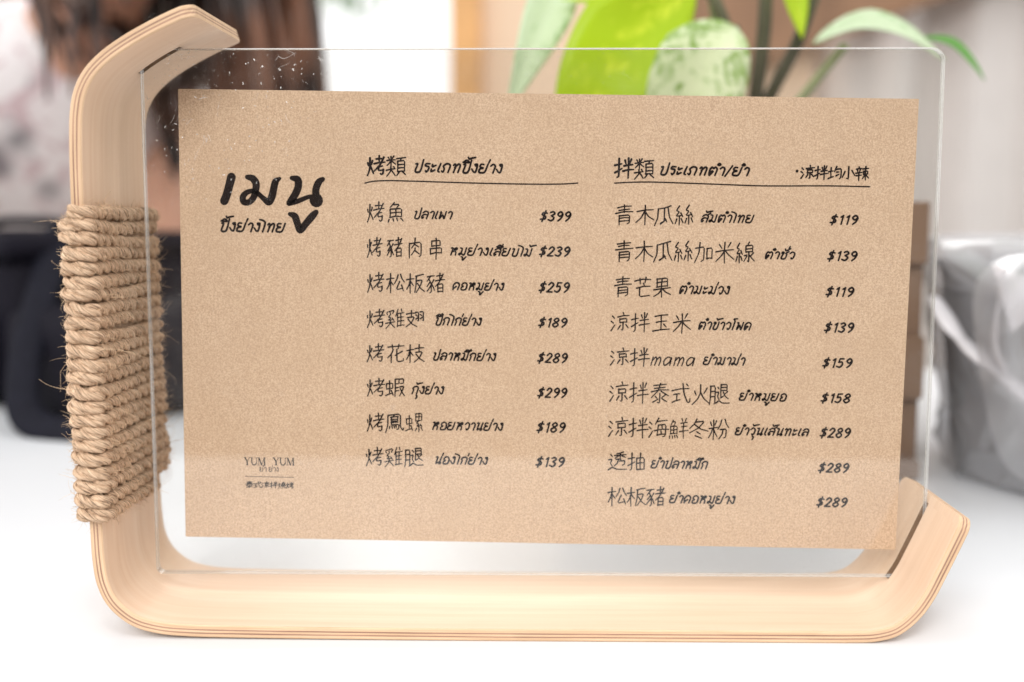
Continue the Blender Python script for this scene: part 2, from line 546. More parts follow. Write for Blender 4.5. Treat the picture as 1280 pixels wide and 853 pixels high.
# ------------------------------------------------------------------ acrylic holder: two clear sheets
def acrylic_mat(name, dust=1.0, edge=False):
    t = NT(name)
    t.t.nodes.remove(t.bsdf)
    geo = t.n("ShaderNodeNewGeometry")
    dot = t.n("ShaderNodeVectorMath", operation='DOT_PRODUCT')
    t.l(geo.outputs["Incoming"], dot.inputs[0]); t.l(geo.outputs["Normal"], dot.inputs[1])
    c = t.math('ABSOLUTE', dot.outputs["Value"])
    om = t.math('SUBTRACT', 1.0, c)
    p5 = t.math('POWER', om, 5.0)
    fr = t.math('ADD', t.math('MULTIPLY', p5, 0.96), 0.04)
    tr = t.n("ShaderNodeBsdfTransparent"); tr.inputs["Color"].default_value = (0.985, 0.985, 0.98, 1) if not edge else (0.86, 0.85, 0.82, 1)
    gl = t.n("ShaderNodeBsdfGlossy"); gl.inputs["Roughness"].default_value = 0.006 if not edge else 0.05
    mx = t.n("ShaderNodeMixShader")
    t.l(fr if not edge else t.math('ADD', fr, 0.30), mx.inputs[0]); t.l(tr.outputs[0], mx.inputs[1]); t.l(gl.outputs[0], mx.inputs[2])
    # dust specks and scratches that scatter a little light
    v = t.coords("Object")
    vo = t.n("ShaderNodeTexVoronoi"); vo.inputs["Scale"].default_value = 560.0
    wd = t.n("ShaderNodeTexNoise"); wd.inputs["Scale"].default_value = 900; wd.inputs["Detail"].default_value = 3; t.l(v, wd.inputs["Vector"])
    ws = t.n("ShaderNodeVectorMath", operation='SCALE'); t.l(wd.outputs["Color"], ws.inputs[0]); ws.inputs["Scale"].default_value = 0.0022
    wa = t.n("ShaderNodeVectorMath", operation='ADD'); t.l(v, wa.inputs[0]); t.l(ws.outputs[0], wa.inputs[1]); t.l(wa.outputs[0], vo.inputs["Vector"])
    sp = t.ramp(vo.outputs["Distance"], [(0.09, 1.0), (0.16, 0.0)])
    cell = t.n("ShaderNodeSeparateColor"); t.l(vo.outputs["Color"], cell.inputs[0])
    pick = t.math('GREATER_THAN', cell.outputs[0], 0.62)
    sp1 = t.math('MULTIPLY', sp, pick)
    vo2 = t.n("ShaderNodeTexVoronoi"); vo2.feature = 'DISTANCE_TO_EDGE'; vo2.inputs["Scale"].default_value = 190.0
    wv = t.n("ShaderNodeTexNoise"); wv.inputs["Scale"].default_value = 60; t.l(v, wv.inputs["Vector"])
    va = t.n("ShaderNodeVectorMath", operation='ADD'); t.l(v, va.inputs[0])
    vs_ = t.n("ShaderNodeVectorMath", operation='SCALE'); t.l(wv.outputs["Color"], vs_.inputs[0]); vs_.inputs["Scale"].default_value = 0.02
    t.l(vs_.outputs[0], va.inputs[1]); t.l(va.outputs[0], vo2.inputs["Vector"])
    sc = t.ramp(vo2.outputs["Distance"], [(0.006, 0.55), (0.018, 0.0)])
    scm = t.ramp(t.noise(v, 170, 2), [(0.60, 0.0), (0.66, 1.0)])
    sc1 = t.math('MULTIPLY', sc, scm)
    tot = t.math('MAXIMUM', sp1, sc1)
    # heavier wear near the upper left corner, where it is pushed into the slot
    sep = t.n("ShaderNodeSeparateXYZ"); t.l(v, sep.inputs[0])
    dx = t.math('ADD', sep.outputs[0], 0.088); dz = t.math('SUBTRACT', sep.outputs[2], 0.152)
    dd = t.math('SQRT', t.math('ADD', t.math('MULTIPLY', dx, dx), t.math('MULTIPLY', dz, dz)))
    near = t.ramp(t.math('MULTIPLY', dd, 10.0), [(0.16, 1.0), (0.40, 0.08)])
    base = t.ramp(t.noise(v, 22, 2), [(0.40, 0.35), (0.62, 1.0)])
    amt = t.math('MULTIPLY', t.math('MULTIPLY', tot, near), t.math('MULTIPLY', base, dust))
    amt = t.math('ADD', amt, t.ramp(t.noise(v, 38, 4, 0.6, 0.8), [(0.45, 0.0008), (0.75, 0.011)]) if not edge else 0.22)
    df = t.n("ShaderNodeBsdfDiffuse"); df.inputs["Color"].default_value = (0.9, 0.88, 0.85, 1)
    m2 = t.n("ShaderNodeMixShader")
    t.l(amt, m2.inputs[0]); t.l(mx.outputs[0], m2.inputs[1]); t.l(df.outputs[0], m2.inputs[2])
    t.l(m2.outputs[0], t.out.inputs["Surface"])
    return t.mat
M_ACR = acrylic_mat("clear_acrylic", 1.1)
M_ACR2 = acrylic_mat("clear_acrylic_back", 0.3)
M_ACRE = acrylic_mat("clear_acrylic_edge", 0.5, True)

def rounded_rect(x0, x1, z0, z1, r, n=8):
    # r: radii TL, TR, BR, BL; returned clockwise from the top left
    pts = []
    for (cx, cz, rr, a0) in ((x0, z1, r[0], pi), (x1, z1, r[1], pi / 2), (x1, z0, r[2], 0), (x0, z0, r[3], -pi / 2)):
        ox = cx + rr if cx == x0 else cx - rr
        oz = cz - rr if cz == z1 else cz + rr
        for k in range(n + 1):
            a = a0 - (pi / 2) * k / n
            pts.append((ox + rr * cos(a), oz + rr * sin(a)))
    return pts
def sheet(name, outline_fn, y0, y1, bev, mats, parent=None):
    loops = [(outline_fn(-bev), y0), (outline_fn(0.0), y0 + bev), (outline_fn(0.0), y1 - bev), (outline_fn(-bev), y1)]
    n = len(loops[0][0])
    vs, fs, mm = [], [], []
    for pts, y in loops:
        vs += [(x, y, z) for x, z in pts]
    for i in range(3):
        for k in range(n):
            a, b2 = i * n + k, i * n + (k + 1) % n
            fs.append((a, a + n, b2 + n, b2)); mm.append(1)
    fs.append(tuple(range(n))); mm.append(0)
    fs.append(tuple(3 * n + k for k in range(n - 1, -1, -1))); mm.append(0)
    me = bpy.data.meshes.new(name); me.from_pydata(vs, [], fs)
    me.polygons.foreach_set("material_index", mm)
    bm = bmesh.new(); bm.from_mesh(me); bmesh.ops.recalc_face_normals(bm, faces=bm.faces); bm.to_mesh(me); bm.free()
    return link(name, me, parent, mats)
holder = thing("acrylic_holder", "clear scratched acrylic sheet holder standing in the slots of the bent plywood", "acrylic holder", (0, 0, 0))
def acr(d):
    return rounded_rect(AX0 - d, AX1 + d, AZ0 - d, AZ1 + d, (0.0055, 0.0036, 0.0055, 0.0018))
sheet("front_sheet", acr, -0.0014, -0.00022, 0.00022, [M_ACR, M_ACRE], holder)
sheet("back_sheet", acr, 0.00022, 0.0014, 0.00022, [M_ACR2, M_ACRE], holder)

# ------------------------------------------------------------------ kraft menu card
t = NT("kraft_card")
v = t.coords("Object")
f1 = t.noise(v, 2300, 2, 0.5)
f2 = t.noise(t.coords("Object", (1, 1, 0.45)), 2900, 2, 0.6)
f3 = t.noise(v, 60, 4)
f4 = t.noise(t.coords("Object", (1, 1, 0.15)), 1500, 2, 0.5)
c = t.ramp(f1, [(0.30, (0.44, 0.298, 0.195)), (0.5, (0.565, 0.396, 0.267)), (0.70, (0.68, 0.50, 0.35))])
c = t.mix(c, (0.74, 0.56, 0.41), t.ramp(f2, [(0.60, 0.0), (0.76, 0.35)]))
c = t.mix(c, (0.40, 0.262, 0.165), t.ramp(f4, [(0.56, 0.0), (0.74, 0.35)]))
c = t.mix(c, (0.50, 0.345, 0.225), t.ramp(f3, [(0.4, 0.0), (0.7, 0.35)]))
t.set(Base_Color=c, Roughness=0.85)
t.bump(f1, 0.25, 0.00008)
M_CARD = t.mat
M_INK = flat_mat("black_print", (0.014, 0.009, 0.008), 0.8, 900, 0.3, Specular_IOR_Level=0.08)
CW, CH = 0.20089, 0.12505
card = tag(bpy.data.objects.new("menu_card", None), "brown kraft menu card with handwritten Chinese and Thai dishes inside the acrylic", "menu card")
COL.objects.link(card)
card.location = (0.00376, 0, 0.08264); card.rotation_euler = (0, 0.01381, 0)
def cardshape(d):
    return rounded_rect(-CW / 2 - d, CW / 2 + d, -CH / 2 - d, CH / 2 + d, (0.0002,) * 4, 2)
sheet("paper", cardshape, -0.00010, 0.00012, 0.00002, [M_CARD, M_CARD], card)
HAN = [
    ('烤類', [51.42, 56.9], 5.26, 17.23, 22.65, 'b'),
    ('烤魚', [51.41, 56.92], 5.06, 29.83, 35.30, 'r'),
    ('烤豬肉串', [51.4, 57.04, 62.67, 68.41], 4.41, 39.47, 44.97, 'r'),
    ('烤松板豬', [51.4, 56.94, 62.48, 68.02], 5.09, 49.16, 54.70, 'r'),
    ('烤雞翅', [51.39, 56.73, 62.29], 5.33, 59.26, 64.50, 'r'),
    ('烤花枝', [51.38, 57.07, 62.54], 5.13, 68.98, 74.15, 'r'),
    ('烤蝦', [51.37, 56.75], 5.37, 78.65, 83.85, 'r'),
    ('烤鳳螺', [51.36, 56.76, 62.37], 5.16, 88.50, 93.85, 'r'),
    ('烤雞腿', [51.13, 56.54, 62.2], 5.15, 98.31, 103.69, 'r'),
    ('拌類', [119.22, 124.67], 5.23, 17.04, 22.44, 'b'),
    ('涼拌均小辣', [169.96, 173.65, 177.34, 181.03, 184.72], 3.69, 18.34, 22.01, 'm'),
    ('青木瓜絲', [119.51, 125.2, 130.46, 135.92], 5.25, 29.60, 35.05, 'r'),
    ('青木瓜絲加米線', [119.74, 125.23, 130.5, 135.99, 141.69, 147.39, 152.87], 5.26, 39.43, 45.13, 'r'),
    ('青芒果', [119.74, 125.25, 130.54], 5.07, 49.32, 54.85, 'r'),
    ('涼拌玉米', [119.3, 124.83, 130.58, 136.32], 5.08, 59.29, 64.63, 'r'),
    ('涼拌', [119.3, 124.84], 5.32, 69.10, 74.25, 'r'),
    ('涼拌泰式火腿', [119.3, 124.86, 130.65, 136.44, 142.0, 147.11], 5.33, 78.75, 84.61, 'r'),
    ('涼拌海鮮冬粉', [119.29, 124.88, 130.46, 136.04, 141.62, 147.2], 5.57, 88.69, 94.36, 'r'),
    ('透抽', [119.51, 124.89], 5.15, 98.46, 103.72, 'r'),
    ('松板豬', [119.5, 124.9, 130.3], 5.39, 108.31, 113.83, 'r'),
    ('泰式涼拌燒烤', [17.27, 19.53, 21.8, 24.11, 26.43, 28.71], 2.27, 108.73, 110.58, 's'),
]
THAI = [
    ('ปิ้งย่างไทย', 10.72, 29.31, 35.95, 38.47, 'h'),
    ('ประเภทปิ้งย่าง', 64.14, 88.89, 19.01, 21.54, 'h'),
    ('ปลาเผา', 64.19, 75.19, 32.01, 34.20, 't'),
    ('หมูย่างเสียบไม้', 74.16, 97.32, 41.88, 44.07, 't'),
    ('คอหมูย่าง', 75.01, 89.72, 51.51, 53.62, 't'),
    ('ปีกไก่ย่าง', 70.30, 83.63, 61.25, 63.48, 't'),
    ('ปลาหมึกย่าง', 69.69, 87.74, 71.06, 73.30, 't'),
    ('กุ้งย่าง', 63.92, 73.32, 80.66, 82.92, 't'),
    ('หอยหวานย่าง', 69.57, 89.98, 90.69, 92.96, 't'),
    ('น่องไก่ย่าง', 70.41, 85.83, 100.52, 102.70, 't'),
    ('ประเภทตำ/ยำ', 131.26, 156.08, 18.90, 21.28, 'h'),
    ('ส้มตำไทย', 142.98, 157.85, 31.82, 34.00, 't'),
    ('ตำซั่ว', 160.83, 169.38, 41.68, 43.76, 't'),
    ('ตำมะม่วง', 137.64, 151.95, 51.42, 53.73, 't'),
    ('ตำข้าวโพด', 143.23, 158.25, 61.30, 63.52, 't'),
    ('ยำมาม่า', 144.86, 156.83, 71.11, 73.35, 't'),
    ('ยำหมูยอ', 155.18, 168.72, 81.04, 83.18, 't'),
    ('ยำวุ้นเส้นทะเล', 154.40, 175.34, 90.82, 92.98, 't'),
    ('ยำปลาหมึก', 131.21, 147.56, 100.56, 102.84, 't'),
    ('ยำคอหมูย่าง', 136.65, 155.51, 110.41, 112.71, 't'),
    ('mama', 130.23, 143.10, 71.32, 73.78, 'l'),
    ('ยำ ย่าง', 21.28, 26.71, 104.50, 105.76, 's'),
    ('YUM', 16.77, 23.11, 101.80, 103.99, 'y'),
    ('YUM', 24.92, 31.25, 101.74, 103.90, 'y'),
]
PRICES = [
    ('$399', 98.93, 107.88, 31.57, 34.41),
    ('$239', 98.86, 107.84, 41.20, 44.05),
    ('$259', 98.91, 107.91, 51.00, 53.99),
    ('$189', 98.95, 107.43, 60.87, 63.66),
    ('$289', 98.88, 107.72, 70.70, 73.61),
    ('$299', 99.03, 107.79, 80.47, 83.41),
    ('$189', 98.96, 107.52, 90.20, 93.27),
    ('$139', 98.88, 107.48, 100.12, 103.09),
    ('$119', 178.16, 186.32, 31.41, 34.13),
    ('$139', 177.93, 186.55, 41.23, 44.07),
    ('$119', 177.91, 186.13, 51.11, 53.87),
    ('$139', 177.90, 186.58, 60.95, 63.84),
    ('$159', 177.87, 186.59, 70.86, 73.66),
    ('$158', 177.85, 186.59, 80.73, 83.54),
    ('$289', 178.04, 187.03, 90.43, 93.37),
    ('$289', 178.01, 187.03, 100.43, 103.28),
    ('$289', 177.98, 187.03, 110.27, 113.13),
]
RULES = [
    ([(50.98, 24.73), (52.74, 24.28), (56.25, 23.97), (65.03, 24.01), (82.57, 24.29), (100.09, 24.32), (105.77, 24.14), (109.27, 23.88)], 0.36),
    ([(119.32, 23.75), (123.02, 23.49), (128.47, 23.31), (137.2, 23.44), (148.11, 23.67), (159.01, 23.9), (178.58, 23.65), (188.8, 23.73)], 0.36),
    ([(17.18, 107.25), (31.0, 107.33)], 0.16),
    # dot (168.86, 19.77)
]
BIG = [
    [(14.31, 23.59, 2.42), (13.72, 25.8, 2.3), (12.91, 28.57, 2.3), (12.26, 30.12, 2.36)],
    [(18.71, 23.53, 1.37), (20.1, 23.88, 1.93), (21.02, 25.1, 2.05), (20.96, 26.94, 1.93), (20.32, 29.09, 1.8), (18.94, 30.4, 1.68), (17.63, 30.3, 1.74), (17.4, 28.98, 1.74), (18.5, 27.73, 1.43), (20.22, 27.31, 1.31), (21.6, 28.0, 1.31), (22.99, 29.21, 1.43), (24.53, 30.27, 1.93), (25.41, 28.72, 2.05), (25.99, 26.26, 1.99), (26.44, 24.66, 1.86), (27.57, 23.79, 0.93)],
    [(30.94, 23.62, 1.24), (32.49, 24.03, 2.05), (32.72, 25.56, 2.05), (32.0, 27.71, 2.05), (30.58, 29.88, 1.86), (29.99, 30.57, 1.37), (32.6, 29.86, 1.37), (35.71, 28.65, 1.18), (37.26, 28.63, 1.24)],
    [(37.56, 29.48, 3.73), (37.63, 29.67, 3.73)],
    [(37.63, 28.87, 2.05), (37.52, 26.72, 1.99), (38.37, 24.57, 1.86), (39.45, 23.79, 1.24)],
    [(30.34, 33.45, 1.18), (31.64, 34.02, 1.93), (32.4, 36.02, 1.93), (33.1, 37.86, 1.8), (34.73, 35.99, 1.93), (36.61, 33.8, 1.99), (37.55, 32.81, 1.43)],
]
# ------------------------------------------------------------------ handwriting: every glyph as pen strokes in a 100 x 100 box
R = {   # radicals
'火l': "18,30 24,45; 78,22 66,42; 50,5 50,45 42,70 15,98; 50,50 70,68 88,88",
'考': "20,18 75,18; 47,2 47,38; 5,40 95,36; 85,10 55,45 5,75; 35,58 75,54; 42,56 38,75 78,72; 78,72 76,92 62,98 52,92",
'米s': "20,8 32,28; 80,3 66,25; 5,42 95,38; 50,0 50,100; 46,44 30,65 5,88; 54,44 70,62 97,85",
'頁': "2,10 98,8; 50,10 42,24; 14,25 14,78; 14,25 88,24 88,78; 14,42 88,42; 14,60 88,60; 14,77 88,77; 32,80 2,98; 62,80 98,98",
'犬': "3,32 96,24; 50,0 48,48 4,98; 52,32 96,96; 76,0 88,14",
'魚': "42,2 20,25; 40,12 70,12 55,30; 20,33 20,72; 20,33 82,33 82,72; 50,33 50,72; 20,52 82,52; 20,72 82,72; 15,82 10,96; 35,82 38,94; 57,82 62,94; 78,80 90,95",
'豕': "10,10 90,8; 50,10 10,35; 35,25 60,50 60,90 42,95; 45,40 10,62; 55,55 8,85; 85,28 60,48; 62,50 95,85",
'者': "20,15 80,13; 50,0 50,35; 5,37 95,34; 85,8 50,45 8,68; 30,58 30,98; 30,58 80,56 80,98; 30,76 80,76; 30,96 80,96",
'木l': "5,30 95,27; 50,2 50,98; 48,32 30,60 5,78; 52,38 88,60",
'公': "35,8 25,30 2,52; 62,5 75,28 98,48; 48,45 15,88 80,82; 70,65 88,95",
'反': "15,12 90,6; 18,12 16,55 2,95; 22,38 78,35 62,62 20,98; 30,50 60,78 98,96",
'奚': "80,2 15,10; 15,18 22,26; 45,14 50,24; 85,8 72,22; 48,26 25,40 55,42 22,57 78,52; 65,46 85,60; 5,70 95,66; 50,58 45,75 5,98; 52,70 95,96",
'隹': "30,2 5,38; 22,25 22,98; 60,2 68,15; 22,25 92,22; 58,25 58,92; 22,47 88,45; 22,68 88,66; 22,92 98,90",
'羽': "5,12 40,12 40,85 30,80; 12,30 28,40; 8,65 34,52; 55,12 92,12 92,85 82,80; 62,30 78,40; 58,65 88,52",
'艹': "2,50 98,46; 30,10 33,90; 68,8 62,88",
'化': "35,0 25,30 2,60; 22,35 22,98; 88,18 45,48; 55,0 55,85 65,95 95,90 95,72",
'支': "10,20 90,17; 50,0 50,42; 18,42 80,40 55,72 5,98; 22,52 55,80 98,98",
'虫': "15,18 15,50; 15,18 85,17 85,48; 15,50 85,48; 50,0 50,85; 5,90 85,80; 72,62 95,92",
'叚': "10,5 10,98; 10,5 45,5 45,30 10,32; 10,52 45,50; 10,70 45,68; 55,5 90,5 88,30 58,30; 55,48 92,46 75,72 50,98; 58,58 75,78 100,98",
'鳥': "28,20 70,18; 50,6 40,20; 32,20 32,62; 32,32 68,32; 68,19 68,42; 32,42 68,42; 32,52 70,52; 32,62 74,62 71,88 62,90; 25,72 22,84; 36,72 38,82; 47,72 50,82; 58,70 62,80",
'几': "15,8 14,60 2,98; 15,8 82,5 83,75 98,96 99,80",
'累': "20,2 20,38; 20,2 80,2 80,38; 50,2 50,38; 20,20 80,20; 20,38 80,38; 48,42 25,54 55,58 25,70 80,66; 68,60 84,72; 50,70 50,98; 28,78 12,92; 72,78 88,92",
'月': "15,5 15,60 2,98; 15,5 88,5 88,90 75,95; 15,32 88,32; 15,60 88,60",
'艮': "40,3 40,72; 40,3 85,3 85,36; 40,20 85,20; 40,36 85,36; 40,72 60,64; 92,42 72,52; 58,42 70,62 98,78",
'辶': "12,8 22,18; 2,35 20,33 10,55 22,72; 0,90 20,78 50,92 100,94",
'扌': "5,30 90,25; 55,0 55,88 35,92; 5,68 90,50",
'半': "22,10 32,28; 78,5 66,25; 12,38 88,35; 2,62 98,58; 50,0 50,100",
'京': "50,0 55,12; 8,20 95,17; 25,32 25,52; 25,32 78,31 78,52; 25,52 78,52; 50,54 50,92 38,90; 28,66 10,86; 70,66 90,84",
'氵': "20,8 55,22; 5,38 40,50; 5,95 60,62",
'土': "10,35 85,32; 48,5 48,80; 2,88 90,75",
'勻': "30,2 5,40; 22,22 90,20 88,85 70,95; 35,45 62,44; 28,72 65,62",
'辛': "50,0 52,10; 10,16 90,14; 28,24 35,38; 72,20 62,38; 5,44 95,42; 12,64 88,62; 50,44 50,100",
'束': "8,18 92,16; 20,34 20,56; 20,34 80,33 80,55; 20,56 80,55; 50,0 50,100; 46,58 5,88; 54,58 97,86",
'糸': "50,0 18,22 52,28 15,50 80,46; 66,36 88,56; 50,50 50,95; 25,65 10,88; 72,64 90,84",
'力': "10,25 85,22 82,85 60,92; 48,0 42,50 5,95",
'口': "10,10 10,95; 10,10 90,10 90,92; 10,88 90,88",
'泉': "50,0 40,12; 22,14 22,46; 22,14 78,14 78,46; 22,30 78,30; 22,46 78,46; 50,50 50,95 38,88; 10,62 38,60 8,90; 88,54 62,70; 56,64 97,92",
'亡': "50,0 55,18; 8,28 92,22; 28,30 28,88 90,86",
'每': "30,0 8,30; 25,15 92,12; 28,35 20,88; 28,35 82,33 78,92 62,95; 2,60 100,57; 52,38 55,52; 48,66 52,80; 20,86 82,84",
'羊': "28,0 36,14; 72,0 62,14; 15,22 88,20; 20,42 82,40; 2,64 98,60; 50,22 50,100",
'分': "35,5 25,28 2,50; 62,2 75,25 98,45; 22,52 78,50 74,90 55,95; 48,52 40,75 10,98",
'秀': "75,2 25,10; 5,22 95,20; 50,8 50,42; 46,24 10,44; 54,24 92,42; 20,52 60,50 50,70; 38,52 30,78 5,98; 60,66 85,64 82,92 68,96",
'由': "12,28 12,95; 12,28 88,27 88,95; 50,0 50,94; 12,60 88,60; 12,94 88,94",
'堯': "50,0 50,22; 28,12 72,11; 12,24 88,22; 28,30 28,50; 8,40 45,40; 5,52 46,51; 72,30 72,50; 55,40 92,40; 54,52 95,51; 5,64 97,62; 38,64 34,84 5,98; 62,63 62,90 97,94 97,80",
}
G = {   # character -> radicals placed in boxes x0, y0, x1, y1
'烤': [('火l', 0, 5, 40, 98), ('考', 38, 0, 100, 100)], '類': [('米s', 0, 0, 48, 48), ('犬', 0, 52, 48, 100), ('頁', 52, 4, 100, 100)],
'魚': [('魚', 0, 0, 100, 100)], '豬': [('豕', 0, 4, 46, 100), ('者', 46, 0, 100, 98)],
'松': [('木l', 0, 0, 44, 100), ('公', 44, 4, 100, 98)], '板': [('木l', 0, 0, 44, 100), ('反', 44, 4, 100, 100)],
'雞': [('奚', 0, 2, 52, 100), ('隹', 52, 0, 100, 98)], '翅': [('支', 0, 4, 60, 92), ('羽', 50, 8, 96, 74)],
'花': [('艹', 5, 0, 95, 30), ('化', 6, 30, 96, 100)], '枝': [('木l', 0, 0, 42, 100), ('支', 42, 4, 100, 98)],
'蝦': [('虫', 0, 10, 44, 96), ('叚', 46, 0, 100, 98)], '鳳': [('几', 0, 0, 100, 100), ('鳥', 0, 2, 100, 96)],
'螺': [('虫', 0, 10, 42, 96), ('累', 46, 0, 100, 100)], '腿': [('月', 0, 2, 34, 98), ('艮', 34, 0, 100, 92), ('辶', 34, 5, 104, 100)],
'拌': [('扌', 0, 0, 42, 100), ('半', 42, 0, 100, 100)], '涼': [('氵', 0, 8, 34, 92), ('京', 30, 0, 100, 98)],
'均': [('土', 0, 5, 42, 98), ('勻', 42, 0, 100, 98)], '辣': [('辛', 0, 0, 50, 100), ('束', 50, 2, 100, 100)],
'絲': [('糸', 0, 0, 50, 100), ('糸', 50, 0, 100, 100)], '加': [('力', 0, 2, 60, 100), ('口', 62, 26, 96, 88)],
'米': [('米s', 0, 0, 100, 100)], '線': [('糸', 0, 0, 42, 100), ('泉', 42, 0, 102, 100)], '芒': [('艹', 5, 0, 95, 34), ('亡', 8, 32, 96, 104)],
'海': [('氵', 0, 8, 32, 94), ('每', 28, 0, 100, 98)], '鮮': [('魚', 0, 2, 52, 100), ('羊', 54, 0, 100, 100)],
'粉': [('米s', 0, 2, 46, 100), ('分', 46, 0, 100, 100)], '透': [('秀', 28, 0, 98, 76), ('辶', 0, 2, 100, 102)],
'抽': [('扌', 0, 0, 42, 100), ('由', 44, 4, 96, 98)], '燒': [('火l', 0, 4, 38, 98), ('堯', 38, 0, 100, 100)],
}
S = {   # characters written straight out
'肉': "15,25 15,98; 15,25 88,23 88,90 76,95; 50,2 48,30 28,50; 50,35 72,48; 50,52 48,62 26,85; 50,64 75,82",
'串': "24,12 24,38; 24,12 76,12 76,37; 24,37 76,37; 15,50 15,78; 15,50 85,50 85,77; 15,77 85,77; 50,0 50,104",
'小': "50,0 50,92 38,85; 22,35 5,75; 75,32 97,70",
'青': "15,12 85,10; 22,26 78,24; 5,40 95,38; 50,0 50,39; 25,52 25,98; 25,52 78,51 78,90 66,96; 25,67 78,66; 25,81 78,80",
'木': "8,30 92,27; 50,0 50,98; 48,32 32,60 5,82; 52,34 70,60 97,78",
'瓜': "85,3 20,15; 20,15 18,60 2,97; 50,12 50,80 30,92; 32,88 62,72; 55,65 66,85; 70,12 78,60 98,95",
'果': "22,5 22,45; 22,5 80,4 80,45; 50,5 50,98; 22,25 80,24; 22,45 80,44; 5,58 95,55; 47,58 30,78 5,90; 53,58 70,75 97,88",
'玉': "15,12 85,9; 22,45 78,42; 5,88 95,84; 50,12 50,86; 65,58 78,72",
'泰': "18,10 82,8; 22,24 78,22; 5,38 95,35; 52,0 40,35 5,66; 58,38 97,62; 50,50 50,95 38,92; 25,60 35,70; 15,90 42,76; 80,58 62,70; 60,74 85,90",
'式': "5,30 95,25; 15,52 48,50; 32,52 32,82; 8,88 50,78; 60,0 66,50 85,92 97,92 98,75; 78,5 88,15",
'火': "20,32 27,52; 82,25 68,48; 50,5 50,40 38,70 8,97; 50,42 65,70 95,96",
'冬': "40,0 28,22 5,45; 38,15 78,13 50,45 5,68; 30,25 60,50 98,62; 42,62 60,74; 35,82 68,97",
}
TH_ = {   # Thai letters: advance, strokes (0 = top of the letter, 100 = baseline)
'ก': (62, "10,98 14,48 5,32 28,6 50,18 50,98"), 'ข': (58, "20,26 9,22 13,7 25,14 17,45 15,92 40,95 48,60 50,5"),
'ค': (64, "12,98 7,35 30,5 54,25 52,98; 13,84 36,50 30,62"), 'ง': (46, "26,24 18,10 34,6 38,40 34,92 22,88 4,58"),
'ซ': (60, "18,28 7,22 12,7 24,14 16,50 14,92 42,95 50,40; 50,40 40,26 60,2"), 'ด': (64, "34,56 24,74 12,98 7,35 30,5 54,25 52,98; 34,56 26,50 14,80"),
'ต': (64, "32,56 24,74 12,98 7,35 18,8 30,20 42,7 55,28 52,98; 32,56 26,50 14,80"), 'ท': (64, "6,22 14,7 22,22 18,98; 18,45 42,8 52,18 50,98"),
'น': (64, "7,10 20,8 20,50 18,94; 18,94 48,72; 54,5 50,70 58,88 46,98 44,80"), 'บ': (60, "6,12 18,8 17,94 46,96 52,5"),
'ป': (60, "6,12 18,8 17,94 46,96 54,-34"), 'ผ': (66, "20,26 9,22 14,8 12,94 32,50 50,94 56,5"), 'พ': (66, "8,12 18,8 15,95 33,42 50,95 58,5"),
'ภ': (64, "2,84 12,95 17,60 7,34 28,6 52,20 50,98"), 'ม': (64, "6,8 20,12 20,76 10,95 4,82 20,76 46,96 54,5"),
'ย': (68, "28,8 8,8 6,34 30,46 8,58 8,90 24,97 46,92 58,4"), 'ร': (44, "38,8 12,10 10,30 36,42 36,80 26,97 20,84"),
'ล': (60, "8,26 28,6 52,22 50,98; 50,52 24,46 6,72 12,96 22,80"), 'ว': (48, "6,26 22,6 42,24 38,88 26,96 24,82"),
'ส': (60, "8,26 28,6 52,22 50,98; 50,52 24,46 6,72 12,96 22,80; 42,14 66,-14"), 'ห': (66, "6,10 18,8 16,98; 16,60 36,42 34,18 50,8 54,24 36,42 50,60 52,98"),
'อ': (58, "22,50 10,44 10,20 30,5 50,25 48,92 12,95 10,66 22,60"), 'า': (42, "6,24 20,6 36,20 34,98"),
'ะ': (42, "8,16 10,38 34,24; 8,66 10,90 34,74"), 'เ': (26, "16,5 10,88 20,95"), 'โ': (30, "14,97 16,-14 4,-34 34,-40"),
'ไ': (30, "18,98 18,-6 -2,-26 -24,-34"), '/': (40, "36,-12 4,108"), ' ': (40, ""),
}
MARK = {'ิ': "-52,-12 -28,-34 -8,-12 -52,-12", 'ี': "-52,-12 -28,-34 -8,-12 -52,-12; -8,-12 -6,-44", 'ึ': "-52,-12 -28,-34 -8,-12 -52,-12; -10,-14 -2,-36 8,-26 -6,-20",
        'ั': "-40,-34 -34,-14 -16,-18 2,-40", '่': "-12,-12 -8,-42", '้': "-40,-40 -30,-22 -18,-30 12,-40", 'ู': "-40,118 -28,122 -22,160 0,118", 'ุ': "-18,116 -8,122 -12,160"}
LAT = {'m': (62, "7,4 8,98; 8,46 24,4 31,30 29,98; 30,46 46,4 55,30 53,98"), 'a': (56, "44,14 24,3 7,48 16,96 38,66 45,8 47,98"),
'0': (58, "28,4 8,40 12,90 30,97 48,60 44,12 28,4"), '1': (42, "12,22 28,5; 28,5 28,98"), '2': (60, "7,26 26,4 48,22 38,52 6,96; 6,96 52,96"),
'3': (58, "8,12 30,4 46,22 22,46; 22,46 48,66 32,96 4,86"), '5': (60, "46,5 14,5; 14,5 12,44; 12,44 36,40 46,66 28,96 4,86"), '8': (60, "30,47 9,26 30,4 48,24 30,47 6,74 28,97 52,74 30,47"),
'9': (60, "50,28 30,50 9,28 30,4 50,28 44,70 24,97"), '$': (62, "50,20 22,14 10,32 44,56 42,78 6,82; 34,-4 24,106")}
